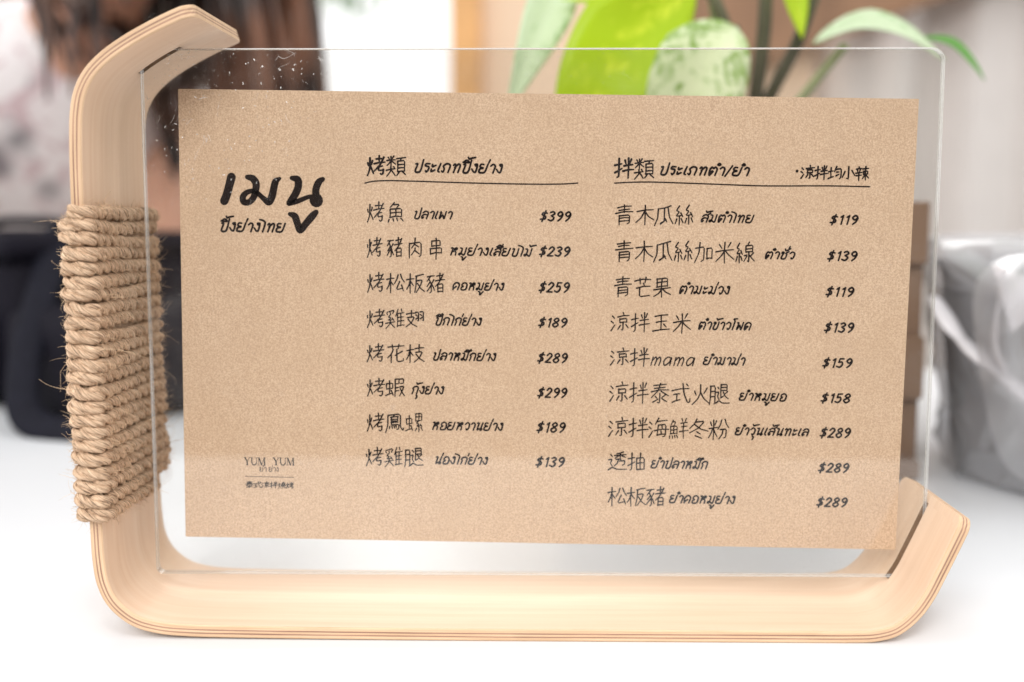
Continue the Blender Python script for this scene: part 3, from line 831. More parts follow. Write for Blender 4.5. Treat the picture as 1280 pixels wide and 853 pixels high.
SERIF = {'Y': (96, [("4,3 32,3", .5), ("18,3 48,52", 1.5), ("64,3 96,3", .5), ("80,3 48,52", .6), ("48,50 48,97", 1.5), ("34,97 62,97", .5)]),
'U': (92, [("2,3 30,3", .5), ("15,3 16,70 34,96 62,92 76,68", 1.3), ("76,68 76,3", .6), ("64,3 92,3", .5)]),
'M': (110, [("2,3 22,3", .5), ("20,3 54,96", 1.5), ("54,96 88,3", .6), ("88,3 92,97", 1.5), ("18,3 14,97", .6), ("2,97 28,97", .5), ("80,97 106,97", .5), ("88,3 104,3", .5)])}

rt = random.Random(11)
ZSEQ = [0]
def ribbon(mb, pts, wid):
    """A flat pen stroke on the card. pts (u, v) in mm from the card's upper left corner; wid mm per point or one number."""
    if not isinstance(wid, (list, tuple)):
        wid = [wid] * len(pts)
    ZSEQ[0] = (ZSEQ[0] + 1) % 60
    y = -0.000135 - ZSEQ[0] * 6e-7
    P = [Vector((a, b2)) for a, b2 in pts]
    L, Rr = [], []
    for i, p in enumerate(P):
        d = P[min(i + 1, len(P) - 1)] - P[max(i - 1, 0)]
        d = d.normalized() if d.length > 1e-9 else Vector((1, 0))
        n = Vector((-d.y, d.x)) * wid[i] * 0.5
        L.append(p + n); Rr.append(p - n)
    ring = []
    vs, fs = [], []
    for a, c in zip(L, Rr):
        vs += [a, c]
    for i in range(len(P) - 1):
        fs.append((2 * i, 2 * i + 1, 2 * i + 3, 2 * i + 2))
    for idx, sgn in ((0, -1), (len(P) - 1, 1)):
        d = (P[1] - P[0]) if idx == 0 else (P[-1] - P[-2])
        a0 = atan2(d.y, d.x) + (pi if sgn < 0 else 0)
        b0 = len(vs)
        n = 6
        for k in range(n + 1):
            a = a0 - pi / 2 + pi * k / n
            vs.append(P[idx] + Vector((cos(a), sin(a))) * wid[idx] * 0.5)
        fs.append(tuple(b0 + k for k in range(n + 1)))
    mb.add([((v.x / 1000 - CW / 2), y, CH / 2 - v.y / 1000) for v in vs], fs, 0, False)

def smooth2(pts, step):
    if len(pts) < 3:
        return pts
    return [(p.x, p.y) for p in catmull([(a, b2, 0) for a, b2 in pts], step)]
def parse(s):
    return [[tuple(float(c) for c in q.split(",")) for q in st.split()] for st in s.split(";") if st.strip()]

def han(mb, ch, u0, v0, w, h, pen):
    if ch in G:
        strokes = []
        for r, x0, y0, x1, y1 in G[ch]:
            for st in parse(R[r]):
                strokes.append([(x0 + (x1 - x0) * a / 100, y0 + (y1 - y0) * b2 / 100) for a, b2 in st])
    else:
        strokes = parse(S[ch])
    tilt = rt.uniform(0.07, 0.10)
    if len(strokes) > 15:
        pen = pen * (0.86 if len(strokes) < 18 else 0.78)
    for st in strokes:
        j = lambda: rt.uniform(-1.3, 1.3)
        o = (j(), j())
        q = [(a + o[0] + j() * 0.5, b2 + o[1] + j() * 0.5) for a, b2 in st]
        # slightly bowed straight strokes
        if len(q) == 2:
            (ax, ay), (bx, by) = q
            L = math.hypot(bx - ax, by - ay)
            k = rt.uniform(-0.035, 0.035) + (0.03 if abs(by - ay) < abs(bx - ax) * 0.3 else 0)
            q = [q[0], ((ax + bx) / 2 + (by - ay) * k, (ay + by) / 2 - (bx - ax) * k), q[1]]
        else:
            # soften corners a little, as a pen does
            r = [q[0]]
            for i in range(1, len(q) - 1):
                p, c, n_ = q[i - 1], q[i], q[i + 1]
                f = 0.14
                r += [(c[0] + (p[0] - c[0]) * f, c[1] + (p[1] - c[1]) * f), (c[0] + (n_[0] - c[0]) * f, c[1] + (n_[1] - c[1]) * f)]
            q = r + [q[-1]]
        q = [(a, b2 - (a - 50) * tilt) for a, b2 in q]
        pts = [(u0 + a / 100 * w, v0 + b2 / 100 * h) for a, b2 in q]
        n = len(pts)
        wd = [pen * (1.12 - 0.30 * i / (n - 1)) * rt.uniform(0.95, 1.05) for i in range(n)]
        ribbon(mb, pts, wd)

def run(mb, text, u0, u1, v0, v1, pen, table, slant):
    """Thai, Latin or figures: laid out by advance and fitted to the width u0..u1, top v0 and baseline v1."""
    x = 0.0; items = []; prev_mark = False; first = True
    for ch in text:
        if ch in MARK:
            up = 0
            if ch in '่้' and prev_mark:
                up = -26
            tall = -16 if (items and items[-1][3] == 'ป' and ch not in 'ูุ') else 0
            items.append((MARK[ch], x + tall - 2, up, ch)); prev_mark = ch in 'ิีึั'
            continue
        if ch == 'ำ':
            items.append(("-18,-22 -8,-36 2,-24 -8,-14 -18,-22", x - 2, 0, ch))
            a, s = table['า']
        elif ch == ' ':
            x += 30; prev_mark = False; continue
        else:
            a, s = table[ch]
        items.append((s, x, 0, ch)); x += a + 7; prev_mark = False
    W = x - 7
    h = v1 - v0
    sx = (u1 - u0 - slant * h * 0.8) / W
    for s, ox, up, ch in items:
        for st in parse(s):
            q = [(u0 + (a + ox) * sx + slant * h * (1 - (b2 + up) / 100), v0 + (b2 + up) / 100 * h) for a, b2 in st]
            q = smooth2(q, 0.14)
            n = len(q)
            ribbon(mb, q, [pen * (1.06 - 0.16 * abs(2 * i / max(n - 1, 1) - 1)) for i in range(n)])
PEN = {'b': 0.56, 'r': 0.39, 'm': 0.44, 's': 0.22}
printed = []
def piece(name):
    printed.append((name, MB()))
    return printed[-1][1]
for s, us, w, v0, v1, k in HAN:
    mb = piece("chinese_lettering")
    for ch, u_ in zip(s, us):
        han(mb, ch, u_, v0, w, v1 - v0, PEN[k])
for s, u0, u1, v0, v1, k in THAI:
    mb = piece({'l': "latin_lettering", 'y': "serif_lettering"}.get(k, "thai_lettering"))
    if k == 'y':
        sx = (u1 - u0) / 290
        x = u0
        for ch in s:
            a, sts = SERIF[ch]
            for st, pw in sts:
                q = [(x + p[0] * sx, v0 + p[1] / 100 * (v1 - v0)) for p in parse(st)[0]]
                ribbon(mb, smooth2(q, 0.15), 0.235 * pw)
            x += (a - 4) * sx
    else:
        pen = {'h': 0.56, 't': 0.48, 'l': 0.38, 's': 0.19}[k]
        run(mb, s, u0, u1, v0, v1, pen, LAT if k == 'l' else TH_, 0.26 if k != 's' else 0.0)
for s, u0, u1, v0, v1 in PRICES:
    mb = piece("price_lettering")
    run(mb, s, u0, u1, v0 + 0.1, v1 - 0.1, 0.54, LAT, 0.26)
dot = piece("printed_dot")
dot.add([(168.86 / 1000 - CW / 2 + 0.00042 * cos(a), -0.00014, CH / 2 - 0.01977 + 0.00042 * sin(a)) for a in [2 * pi * k / 10 for k in range(10)]], [tuple(range(10))], 0, False)
for pts, w in RULES:
    mb = MB()
    ribbon(mb, smooth2(pts, 0.5), w)
    mb.build("printed_rule", M_INK, card)
title = MB()
for pts in BIG:
    P3 = catmull([(a, b2, w) for a, b2, w in pts], 0.25)
    ribbon(title, [(p.x, p.y) for p in P3], [p.z for p in P3])
title.build("title_lettering", M_INK, card)
for nm, mb in printed:
    mb.build(nm, M_INK, card)
# ------------------------------------------------------------------ the place: floor, walls, window opening
M_FLOOR = flat_mat("terrace_paving", (0.34, 0.31, 0.28), 0.8, 3, 0.2)
m = MB(); m.add([(-60, -60, -0.745), (60, -60, -0.745), (60, 60, -0.745), (-60, 60, -0.745)], [(0, 1, 2, 3)], 0, False)
o = m.build("floor", M_FLOOR); o["kind"] = "structure"
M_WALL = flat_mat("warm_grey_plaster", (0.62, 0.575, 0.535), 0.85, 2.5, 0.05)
m = MB(); m.box((1.46, 1.75, 0.53), (3.16, 0.10, 2.55), bev=0.004)
o = m.build("wall_back", M_WALL); o["kind"] = "structure"
M_WALLL = flat_mat("dull_brown_wall", (0.30, 0.25, 0.22), 0.85, 2.5, 0.1)  # the wall's own dull brown
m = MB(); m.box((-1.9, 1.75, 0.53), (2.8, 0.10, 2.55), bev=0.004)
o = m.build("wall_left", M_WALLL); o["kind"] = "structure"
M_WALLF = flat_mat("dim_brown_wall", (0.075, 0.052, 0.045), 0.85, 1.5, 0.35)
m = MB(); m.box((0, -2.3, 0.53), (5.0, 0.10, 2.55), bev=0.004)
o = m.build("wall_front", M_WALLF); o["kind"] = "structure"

def fold_curtain():
    vs, fs = [], []
    nx, nz = 220, 8
    for j in range(nz + 1):
        z = -0.70 + 2.3 * j / nz
        for i in range(nx + 1):
            x = 0.42 + 1.9 * i / nx
            y = 1.52 + 0.028 * sin(x * 34 + 1.2 * sin(x * 9)) + 0.012 * sin(x * 71 + 2) + 0.004 * noise.noise(Vector((x * 6, z * 2, 0)))
            vs.append((x, y, z))
    for j in range(nz):
        for i in range(nx):
            a = j * (nx + 1) + i
            fs.append((a, a + 1, a + nx + 2, a + nx + 1))
    mb = MB(); mb.add(vs, fs)
    me = mb.mesh("curtain")
    return me
M_CURT = flat_mat("beige_curtain_cloth", (0.80, 0.76, 0.735), 0.9, 8, 0.05)
cu = tag(link("curtain", fold_curtain(), None, M_CURT), "pale beige curtain hanging in soft folds behind the plant and the bucket", "curtain")
sm = cu.modifiers.new("cloth", 'SOLIDIFY'); sm.thickness = 0.003

M_TAN = wood_mat("honey_wood", (0.93, 0.72, 0.53), (0.88, 0.65, 0.45), gs=0.05)
M_ORANGE = flat_mat("orange_stained_post", (0.80, 0.44, 0.17), 0.5, 12, 0.15)
M_BROWN = flat_mat("board_shade_stem_brown", (0.33, 0.185, 0.105), 0.55, 10, 0.25)  # puts the board's underside shade into the colour; plain brown on the stem
cab = thing("wooden_screen", "honey coloured wooden screen with a slanting board coloured as its shaded underside, between window and curtain", "screen", (0.1, 1.47, -0.74))
m = MB(); m.box((-0.195, 0, 0.92), (0.045, 0.045, 1.84), bev=0.004); m.build("post", M_ORANGE, cab)
for k in range(9):
    m = MB(); m.box((0.075, 0.012, 0.10 + k * 0.2), (0.49, 0.018, 0.193), bev=0.002); m.build("plank", M_TAN, cab)
m = MB(); m.box((0.46, -0.03, 1.30), (0.80, 0.03, 0.30), bev=0.004, rot=Matrix.Rotation(-0.35, 3, 'Y')); m.build("shaded_underside", M_BROWN, cab)  # board whose dark colour stands for a shaded underside

# bush outside the window opening
M_LEAFOUT = flat_mat("outdoor_leaf", (0.10, 0.26, 0.05), 0.6, 5, 0.4)
M_BARK = flat_mat("bark", (0.16, 0.11, 0.08), 0.9, 20, 0.3)
tr = thing("young_tree", "green leafy tree outside the bright opening, only its lowest leaves in view", "tree", (-1.75, 6.0, -0.745))
m = MB(); m.tube([(0, 0, 0), (0.03, 0, 0.9), (0.1, 0.05, 1.7), (0.3, 0.0, 2.4)], [0.06, 0.05, 0.04, 0.02], 10)
m.tube([(0.08, 0.04, 1.5), (0.4, 0, 1.95), (0.75, 0, 2.25)], [0.03, 0.02, 0.01], 8); m.build("trunk", M_BARK, tr)
m = MB(); rr = random.Random(5)
for _ in range(1500):
    c = Vector((rr.gauss(0.5, 0.33), rr.gauss(0, 0.3), rr.gauss(2.25, 0.2)))
    if c.z < 1.90: c.z = 1.90 + rr.random() * 0.2
    a = Vector((rr.gauss(0, 1), rr.gauss(0, 1), rr.gauss(0, 1))).normalized(); b2 = a.orthogonal().normalized()
    s = rr.uniform(0.03, 0.06)
    m.add([c - a * s, c + b2 * s * 0.45, c + a * s, c - b2 * s * 0.45], [(0, 1, 2, 3)], 0, False)
cr = m.build("crown", M_LEAFOUT, tr); cr["kind"] = "stuff"

# ------------------------------------------------------------------ slatted planter crate with the plant
M_SLAT = wood_mat("walnut_slat", (0.24, 0.145, 0.09), (0.13, 0.075, 0.045), gs=0.4)
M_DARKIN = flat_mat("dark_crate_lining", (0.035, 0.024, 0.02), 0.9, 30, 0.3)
CX, CY, CS, CHH = 0.090, 0.235, 0.146, 0.1165
crate = thing("slatted_planter", "brown slatted wooden planter box half hidden behind the card's right edge", "planter", (CX, CY, TZ))
h = CS / 2
for sx in (-1, 1):
    for sy in (-1, 1):
        m = MB(); m.box((sx * (h - 0.0078), sy * (h - 0.0085), CHH / 2 + 0.0005), (0.0145, 0.0125, CHH - 0.004), bev=0.001); m.build("corner_post", M_SLAT, crate)
zz = [(0.005, 0.008), (0.048, 0.026), (0.1035, 0.0255)]
for zc, hh in zz:
    for k in range(4):
        m = MB()
        if k < 2:
            m.box((0, (-1, 1)[k] * (h + 0.0), zc), (CS - 0.0005, 0.004, hh), bev=0.0008)
        else:
            m.box(((-1, 1)[k - 2] * (h + 0.0005), 0, zc), (0.004, CS - 0.0245, hh), bev=0.0008)
        m.build("slat", M_SLAT, crate)
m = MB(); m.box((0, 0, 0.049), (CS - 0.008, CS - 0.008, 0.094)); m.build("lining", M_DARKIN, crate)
M_SOIL = flat_mat("potting_soil", (0.05, 0.035, 0.025), 0.95, 120, 0.5, bump=0.003)
m = MB(); vs = []; fs = []
n = 30
for j in range(n + 1):
    for i in range(n + 1):
        x = -0.057 + 0.114 * i / n; y = -0.057 + 0.114 * j / n
        vs.append((x, y, 0.099 + 0.004 * noise.noise(Vector((x * 90, y * 90, 1)))))
for j in range(n):
    for i in range(n):
        a = j * (n + 1) + i; fs.append((a, a + 1, a + n + 2, a + n + 1))
m.add(vs, fs); o = m.build("soil", M_SOIL, crate); o["kind"] = "stuff"

# the plant
def leaf_mat(name, green, pale, amount, trans=0.45):
    t = NT(name)
    v = t.coords("UV", (9, 5, 1))
    f = t.noise(v, 1.0, 4, 0.6, 1.2)
    uvn = t.n("ShaderNodeTexCoord"); sep = t.n("ShaderNodeSeparateXYZ"); t.l(uvn.outputs["UV"], sep.inputs[0])
    d = t.math('ABSOLUTE', t.math('SUBTRACT', sep.outputs[1], 0.5))
    # side veins: pale rays from the midrib
    ray = t.math('SINE', t.math('MULTIPLY', t.math('ADD', sep.outputs[0], t.math('MULTIPLY', d, -0.7)), 60.0))
    k = t.math('ADD', t.math('ADD', f, t.math('MULTIPLY', ray, 0.045)), t.math('MULTIPLY', d, -0.45))
    c = t.ramp(k, [(amount, green), (amount + 0.16, pale)])
    t.set(Base_Color=c, Roughness=0.42)
    tl = t.n("ShaderNodeBsdfTranslucent"); t.l(c, tl.inputs["Color"])
    mx = t.n("ShaderNodeMixShader"); mx.inputs[0].default_value = trans
    t.l(t.bsdf.outputs[0], mx.inputs[1]); t.l(tl.outputs[0], mx.inputs[2]); t.l(mx.outputs[0], t.out.inputs["Surface"])
    return t.mat
M_LG = leaf_mat("bright_green_leaf", (0.55, 0.72, 0.02), (0.74, 0.84, 0.06), 0.45, 0.5)
M_LV = leaf_mat("variegated_leaf", (0.34, 0.52, 0.12), (0.84, 0.90, 0.66), 0.24)
M_LP = leaf_mat("pale_variegated_leaf", (0.33, 0.55, 0.22), (0.76, 0.86, 0.66), 0.14)
M_STEM = flat_mat("dark_olive_stem", (0.085, 0.082, 0.045), 0.6, 40, 0.3)
M_STEMP = flat_mat("pale_green_stem", (0.30, 0.34, 0.17), 0.6, 40, 0.2)
plant = thing("potted_plant", "variegated green and white leafy plant with dark stems growing out of the slatted box", "plant", (CX, CY, TZ + 0.097))
P0 = Vector((CX, CY, TZ + 0.097))
def leaf(mid, w, side, mat, fold=0.25, shape=0.42, wave=0.0):
    """mid: midrib points (world), w: half width, side: width direction, heart shaped outline with a pointed tip."""
    pts = catmull(mid, 0.004)
    n = len(pts)
    vs, fs, uv = [], [], []
    K = 8
    side = Vector(side).normalized()
    for i, p in enumerate(pts):
        tt = i / (n - 1)
        T = (pts[min(i + 1, n - 1)] - pts[max(i - 1, 0)]).normalized()
        S_ = (side - T * side.dot(T)).normalized(); N = T.cross(S_)
        prof = (min(1, tt / shape) ** 0.55) * (1 if tt < shape else max(0.0, 1 - ((tt - shape) / (1 - shape)) ** 1.7))
        ww = w * max(prof, 0.02)
        for k in range(K + 1):
            s = -1 + 2 * k / K
            bend = -fold * abs(s) * ww + wave * sin(tt * 14 + s) * ww * abs(s)
            vs.append(p + S_ * (s * ww) - N * bend); uv.append((tt, 0.5 + s * 0.5))
    for i in range(n - 1):
        for k in range(K):
            a = i * (K + 1) + k; fs.append((a, a + 1, a + K + 2, a + K + 1))
    me = bpy.data.meshes.new("leaf"); me.from_pydata([v - P0 for v in vs], [], fs)
    ul = me.uv_layers.new(name="UVMap")
    for l in me.loops:
        ul.data[l.index].uv = uv[l.vertex_index]
    me.shade_smooth()
    o = link("leaf", me, plant, mat)
    md = o.modifiers.new("blade", 'SOLIDIFY'); md.thickness = 0.0004
    return o
def stem(pts, r0, r1, mat=None):
    c = catmull(pts, 0.006)
    mb = MB(); mb.tube([p - P0 for p in c], [r0 + (r1 - r0) * i / (len(c) - 1) for i in range(len(c))], 10)
    mb.build("stem", mat or M_STEM, plant)
base_ = (0.094, 0.235, 0.095)
LY = 0.16
# image-left pale leaf, seen nearly edge on
leaf([(0.022, LY + .02, 0.222), (0.008, LY, 0.196), (-0.002, LY - .01, 0.172), (-0.010, LY - .01, 0.150)], 0.0105, (1, .7, .3), M_LP, 0.3)
stem([base_, (0.078, .22, .15), (0.052, .20, .215), (0.022, LY + .02, 0.222)], .0016, .0011, M_STEMP)
leaf([(0.064, LY, 0.206), (0.045, LY - .005, 0.186), (0.027, LY - .01, 0.162), (0.012, LY, 0.132)], 0.0225, (0.9, .1, -.45), M_LG, 0.1, 0.4)
stem([base_, (0.084, .215, .15), (0.075, .18, .20), (0.064, LY, 0.206)], .0016, .0012, M_STEMP)
leaf([(0.081, LY - .01, 0.1845), (0.071, LY - .018, 0.173), (0.060, LY - .02, 0.158), (0.052, LY - .01, 0.136)], 0.0195, (0.95, .15, -.3), M_LV, 0.22, 0.42)
stem([base_, (0.093, .21, .15), (0.087, .18, .170), (0.081, LY - .01, 0.1845)], .0020, .0014)
stem([(0.087, .18, .175), (0.076, LY + .01, 0.197), (0.062, LY + .02, 0.225)], .0027, .0023)
# upright stems
stem([base_, (0.0965, .20, .150), (0.0975, .18, .190), (0.096, .175, .240)], .0034, .0028)
stem([base_, (0.100, .205, .150), (0.113, .185, .185), (0.124, .175, .225)], .0032, .0025)
stem([base_, (0.109, .20, .148), (0.121, .185, .168), (0.130, .175, .181)], .0026, .0019, M_STEMP)
stem([(0.078, .30, .10), (0.078, .27, .16), (0.0795, .255, .24)], .0034, .0028, M_BROWN)
leaf([(0.116, .172, 0.181), (0.134, .168, 0.187), (0.151, .165, 0.183), (0.168, .165, 0.173)], 0.0105, (0.2, .85, .5), M_LP, 0.35, 0.4)
leaf([(0.160, .17, 0.1835), (0.172, .17, 0.181), (0.181, .17, 0.1725), (0.186, .17, 0.166)], 0.0026, (0.5, .6, .8), M_LEAFOUT, 0.3, 0.4)
leaf([(0.103, .17, 0.222), (0.106, .17, 0.205), (0.108, .168, 0.194), (0.110, .165, 0.182)], 0.0062, (1, .3, .2), M_LG, 0.3, 0.4)
leaf([(0.060, .17, 0.218), (0.044, .165, 0.207), (0.030, .16, 0.199), (0.012, .155, 0.1965)], 0.010, (.1, .9, .35), M_LG, 0.3, 0.4)
leaf([(0.096, .175, .238), (0.085, .18, .262), (0.06, .19, .275), (0.03, .2, .27)], 0.024, (.2, 1, .1), M_LV, 0.25)
leaf([(0.124, .175, .224), (0.142, .17, .25), (0.165, .17, .262), (0.195, .17, .255)], 0.024, (-.1, 1, .3), M_LP, 0.25)

# ------------------------------------------------------------------ grey bucket in a clear plastic bag
M_BUCK = flat_mat("grey_felt_bucket", (0.33, 0.33, 0.345), 0.8, 120, 0.15)
BX, BY = 0.257, 0.176
bucket = thing("grey_bucket", "grey bucket standing behind the right arm of the stand, wrapped in crumpled clear plastic", "bucket", (BX, BY, TZ))
m = MB(); m.lathe([(0.0, 0.0), (0.070, 0.0), (0.073, 0.003), (0.0805, 0.092), (0.0825, 0.094), (0.0825, 0.097), (0.0785, 0.097), (0.0705, 0.006), (0.0, 0.006)], n=64)
m.build("bucket_wall", M_BUCK, bucket); bucket.scale = (0.985, 0.985, 0.945)
t = NT("clear_plastic_bag")
t.t.nodes.remove(t.bsdf)
tr_ = t.n("ShaderNodeBsdfTransparent"); tr_.inputs[0].default_value = (0.93, 0.93, 0.94, 1)
gl = t.n("ShaderNodeBsdfGlossy"); gl.inputs["Roughness"].default_value = 0.30
df = t.n("ShaderNodeBsdfDiffuse"); df.inputs["Color"].default_value = (0.88, 0.88, 0.9, 1)
tl = t.n("ShaderNodeBsdfTranslucent"); tl.inputs["Color"].default_value = (0.88, 0.88, 0.9, 1)
v = t.coords("Object")
f = t.noise(v, 20, 2, 0.5, 0.8)
a1 = t.n("ShaderNodeMixShader"); a1.inputs[0].default_value = 0.4; t.l(df.outputs[0], a1.inputs[1]); t.l(tl.outputs[0], a1.inputs[2])
a2 = t.n("ShaderNodeMixShader"); lw = t.n("ShaderNodeLayerWeight"); lw.inputs[0].default_value = 0.35
t.l(t.math('ADD', t.ramp(f, [(0.40, 0.08), (0.75, 0.20)]), t.math('MULTIPLY', t.math('POWER', lw.outputs["Facing"], 2.0), 0.75)), a2.inputs[0]); t.l(tr_.outputs[0], a2.inputs[1]); t.l(a1.outputs[0], a2.inputs[2])
a3 = t.n("ShaderNodeMixShader"); a3.inputs[0].default_value = 0.20; t.l(a2.outputs[0], a3.inputs[1]); t.l(gl.outputs[0], a3.inputs[2])
t.l(a3.outputs[0], t.out.inputs["Surface"])
M_BAG = t.mat
def bag():
    vs, fs = [], []
    NA, NZ = 240, 70
    cells = [(random.Random(i).uniform(0, 2 * pi), random.Random(i + 99).uniform(0, 0.11), random.Random(i + 7).uniform(0, 1)) for i in range(70)]
    for j in range(NZ + 1):
        k = j / NZ
        for i in range(NA):
            a = 2 * pi * i / NA
            if k < 0.80:            # up the outside
                z = 0.002 + (0.104 - 0.002) * (k / 0.80); r = 0.0735 + (0.0835 - 0.0735) * (k / 0.80); amp = 1.0
            elif k < 0.86:          # over the rim
                q = (k - 0.80) / 0.06; z = 0.104 + 0.003 * sin(pi * q); r = 0.0835 - 0.005 * q; amp = 0.5
            else:                   # down inside
                q = (k - 0.86) / 0.14; z = 0.104 - 0.05 * q; r = 0.0785 - 0.004 * q; amp = -0.3
            p = Vector((a * 1.6, z * 34, 0))
            d1 = 1 - abs(noise.noise(p + Vector((0, 0, 3.3)))) * 2.4
            q2 = Vector((a * 3 + z * 30, z * 50 - a * 2, 5))
            d2 = 1 - abs(noise.noise(q2)) * 2.2
            # the long slanting fold and the gathered corner
            la = (a - (1.5 * pi - 0.55)) ; lz = z - (0.068 - 0.040 * la)
            d3 = math.exp(-(lz / 0.0045) ** 2) * (1 if -1.2 < la < 1.4 else 0)
            cuff = 0.0035 if z > 0.084 else 0.0
            rr_ = r + 0.002 + amp * (0.0036 * max(d1, 0) ** 3 + 0.0012 * max(d2, 0) ** 2 + 0.006 * d3) + (cuff if amp > 0 else 0)
            vs.append((rr_ * cos(a), rr_ * sin(a), z + 0.0015 * noise.noise(Vector((a * 4, 0, 0))) * k))
    for j in range(NZ):
        for i in range(NA):
            a, b2 = j * NA + i, j * NA + (i + 1) % NA
            fs.append((a, b2, b2 + NA, a + NA))
    mb = MB(); mb.add(vs, fs)
    return mb
bag().build("plastic_bag", M_BAG, bucket)
# loose corner of the bag standing out on the left
m = MB()
pts = []
rows_ = [[(-.080, -.045, .100), (-.088, -.040, .088), (-.086, -.05, .060), (-.084, -.055, .035), (-.074, -.05, .012)],
         [(-.074, -.062, .103), (-.090, -.070, .090), (-.084, -.072, .066), (-.080, -.078, .040), (-.066, -.066, .010)],
         [(-.060, -.074, .104), (-.066, -.084, .090), (-.058, -.092, .074), (-.060, -.082, .045), (-.055, -.074, .012)],
         [(-.040, -.080, .104), (-.044, -.088, .092), (-.030, -.096, .082), (-.040, -.086, .055), (-.045, -.078, .012)]]
for r_ in rows_:
    pts += r_
fs = []
for j in range(3):
    for i in range(4):
        a = j * 5 + i; fs.append((a, a + 1, a + 6, a + 5))
m.add(pts, fs, 0, False)
o = m.build("bag_corner", M_BAG, bucket)
s1 = o.modifiers.new("s", 'SUBSURF'); s1.levels = 3; s1.render_levels = 3

# stiff folds of the bag that catch the light
M_FOLD = flat_mat("whitish_folded_plastic", (0.62, 0.60, 0.62), 0.25, 60, 0.1)
m = MB()
BO = Vector((BX, BY, TZ))
loc_ = lambda p: ((p[0] - BX) / 0.985, (p[1] - BY) / 0.985, (p[2] - TZ) / 0.945)
pth = catmull([loc_(p) for p in ((.166, .162, .078), (.171, .147, .064), (.180, .122, .0510), (.1925, .1030, .0385), (.212, .0900, .0270), (.240, .0840, .020), (.27, .0840, .018))], 0.003)
m.tube(pth, [0.0030 + 0.0016 * abs(sin(i * 0.35)) for i in range(len(pth))], 10, flat=0.45)
pth = catmull([loc_(p) for p in ((.183, .128, .096), (.179, .126, .080), (.178, .126, .062), (.181, .120, .050))], 0.003)
m.tube(pth, [0.0016 + 0.0014 * (i / len(pth)) for i in range(len(pth))], 8, flat=0.4)
tri = [loc_(p) for p in ((.1735, .121, .0935), (.205, .094, .0800), (.1860, .109, .0765), (.180, .116, .0680))]
tri2 = [(x + .001, y + .002, z) for x, y, z in tri]
m.add(tri + tri2, [(0, 2, 1), (0, 3, 2), (4, 5, 6), (4, 6, 7), (0, 1, 5, 4), (1, 2, 6, 5), (2, 3, 7, 6), (3, 0, 4, 7)], 0, False)
m.build("bag_fold", M_FOLD, bucket)

# ------------------------------------------------------------------ black camera bag on the table, left
M_NYL = flat_mat("black_nylon", (0.007, 0.006, 0.011), 0.7, 400, 0.3, Specular_IOR_Level=0.12)
M_GREYP = flat_mat("grey_patch", (0.30, 0.30, 0.33), 0.6, 100, 0.1)
M_STRAP = flat_mat("dark_navy_strap", (0.007, 0.007, 0.013), 0.7, 200, 0.2, Specular_IOR_Level=0.15)
rot = Matrix.Rotation(-0.62, 3, 'Z')
cb = thing("camera_bag", "black padded camera bag with a grey patch lying at the far left of the table", "bag", (-0.315, 0.425, TZ))
cb.rotation_euler = (0, 0, -0.62)
m = MB(); m.box((-0.01, 0, 0.045), (0.19, 0.13, 0.090), bev=0.014); o = m.build("body", M_NYL, cb); o.data.shade_smooth()
m = MB(); m.box((-0.01, -0.004, 0.0915), (0.196, 0.136, 0.014), bev=0.006); o = m.build("flap", M_NYL, cb); o.data.shade_smooth()
m = MB(); m.box((-0.01, -0.071, 0.030), (0.15, 0.022, 0.05), bev=0.006); o = m.build("front_pocket", M_NYL, cb)
m = MB(); m.box((-0.035, -0.067, 0.073), (0.06, 0.005, 0.013), bev=0.001); m.build("patch", M_GREYP, cb)
m = MB(); m.box((0.125, -0.02, 0.031), (0.09, 0.11, 0.060), bev=0.014); o = m.build("side_pouch", M_NYL, cb); o.data.shade_smooth()
m = MB(); m.tube(catmull([(0.075, -0.03, 0.100), (0.10, -0.055, 0.075), (0.125, -0.085, 0.035), (0.15, -0.10, 0.008), (0.19, -0.09, 0.004)], 0.004), 0.009, 10, flat=0.35)
m.build("strap", M_STRAP, cb)
m = MB(); m.tube(catmull([(-0.06, 0, 0.097), (-0.045, 0, 0.103), (0.0, 0, 0.105), (0.035, 0, 0.103), (0.05, 0, 0.097)], 0.004), 0.006, 10, flat=0.5); m.build("handle", M_STRAP, cb)

# ------------------------------------------------------------------ the person sitting behind the table
def skin_obj(name, joints, edges, mat, parent, root=0, sub=2, off=Vector((0, 0, 0))):
    me = bpy.data.meshes.new(name)
    bm = bmesh.new()
    lay = bm.verts.layers.skin.verify()
    vs = []
    for i, (p, r) in enumerate(joints):
        vv = bm.verts.new(Vector(p) - off)
        rr_ = r if isinstance(r, tuple) else (r, r)
        vv[lay].radius = rr_
        vv[lay].use_root = (i == root)
        vs.append(vv)
    for a, b2 in edges:
        bm.edges.new((vs[a], vs[b2]))
    bm.to_mesh(me); bm.free()
    o = link(name, me, parent, mat)
    s = o.modifiers.new("skin", 'SKIN'); s.use_smooth_shade = True; s.branch_smoothing = 0.6
    ss = o.modifiers.new("sub", 'SUBSURF'); ss.levels = sub; ss.render_levels = sub
    return o
M_SKIN = flat_mat("skin", (0.62, 0.34, 0.235), 0.5, 15, 0.08, Subsurface_Weight=0.08)
M_TROU = flat_mat("dark_trousers", (0.05, 0.05, 0.07), 0.8, 60, 0.2)
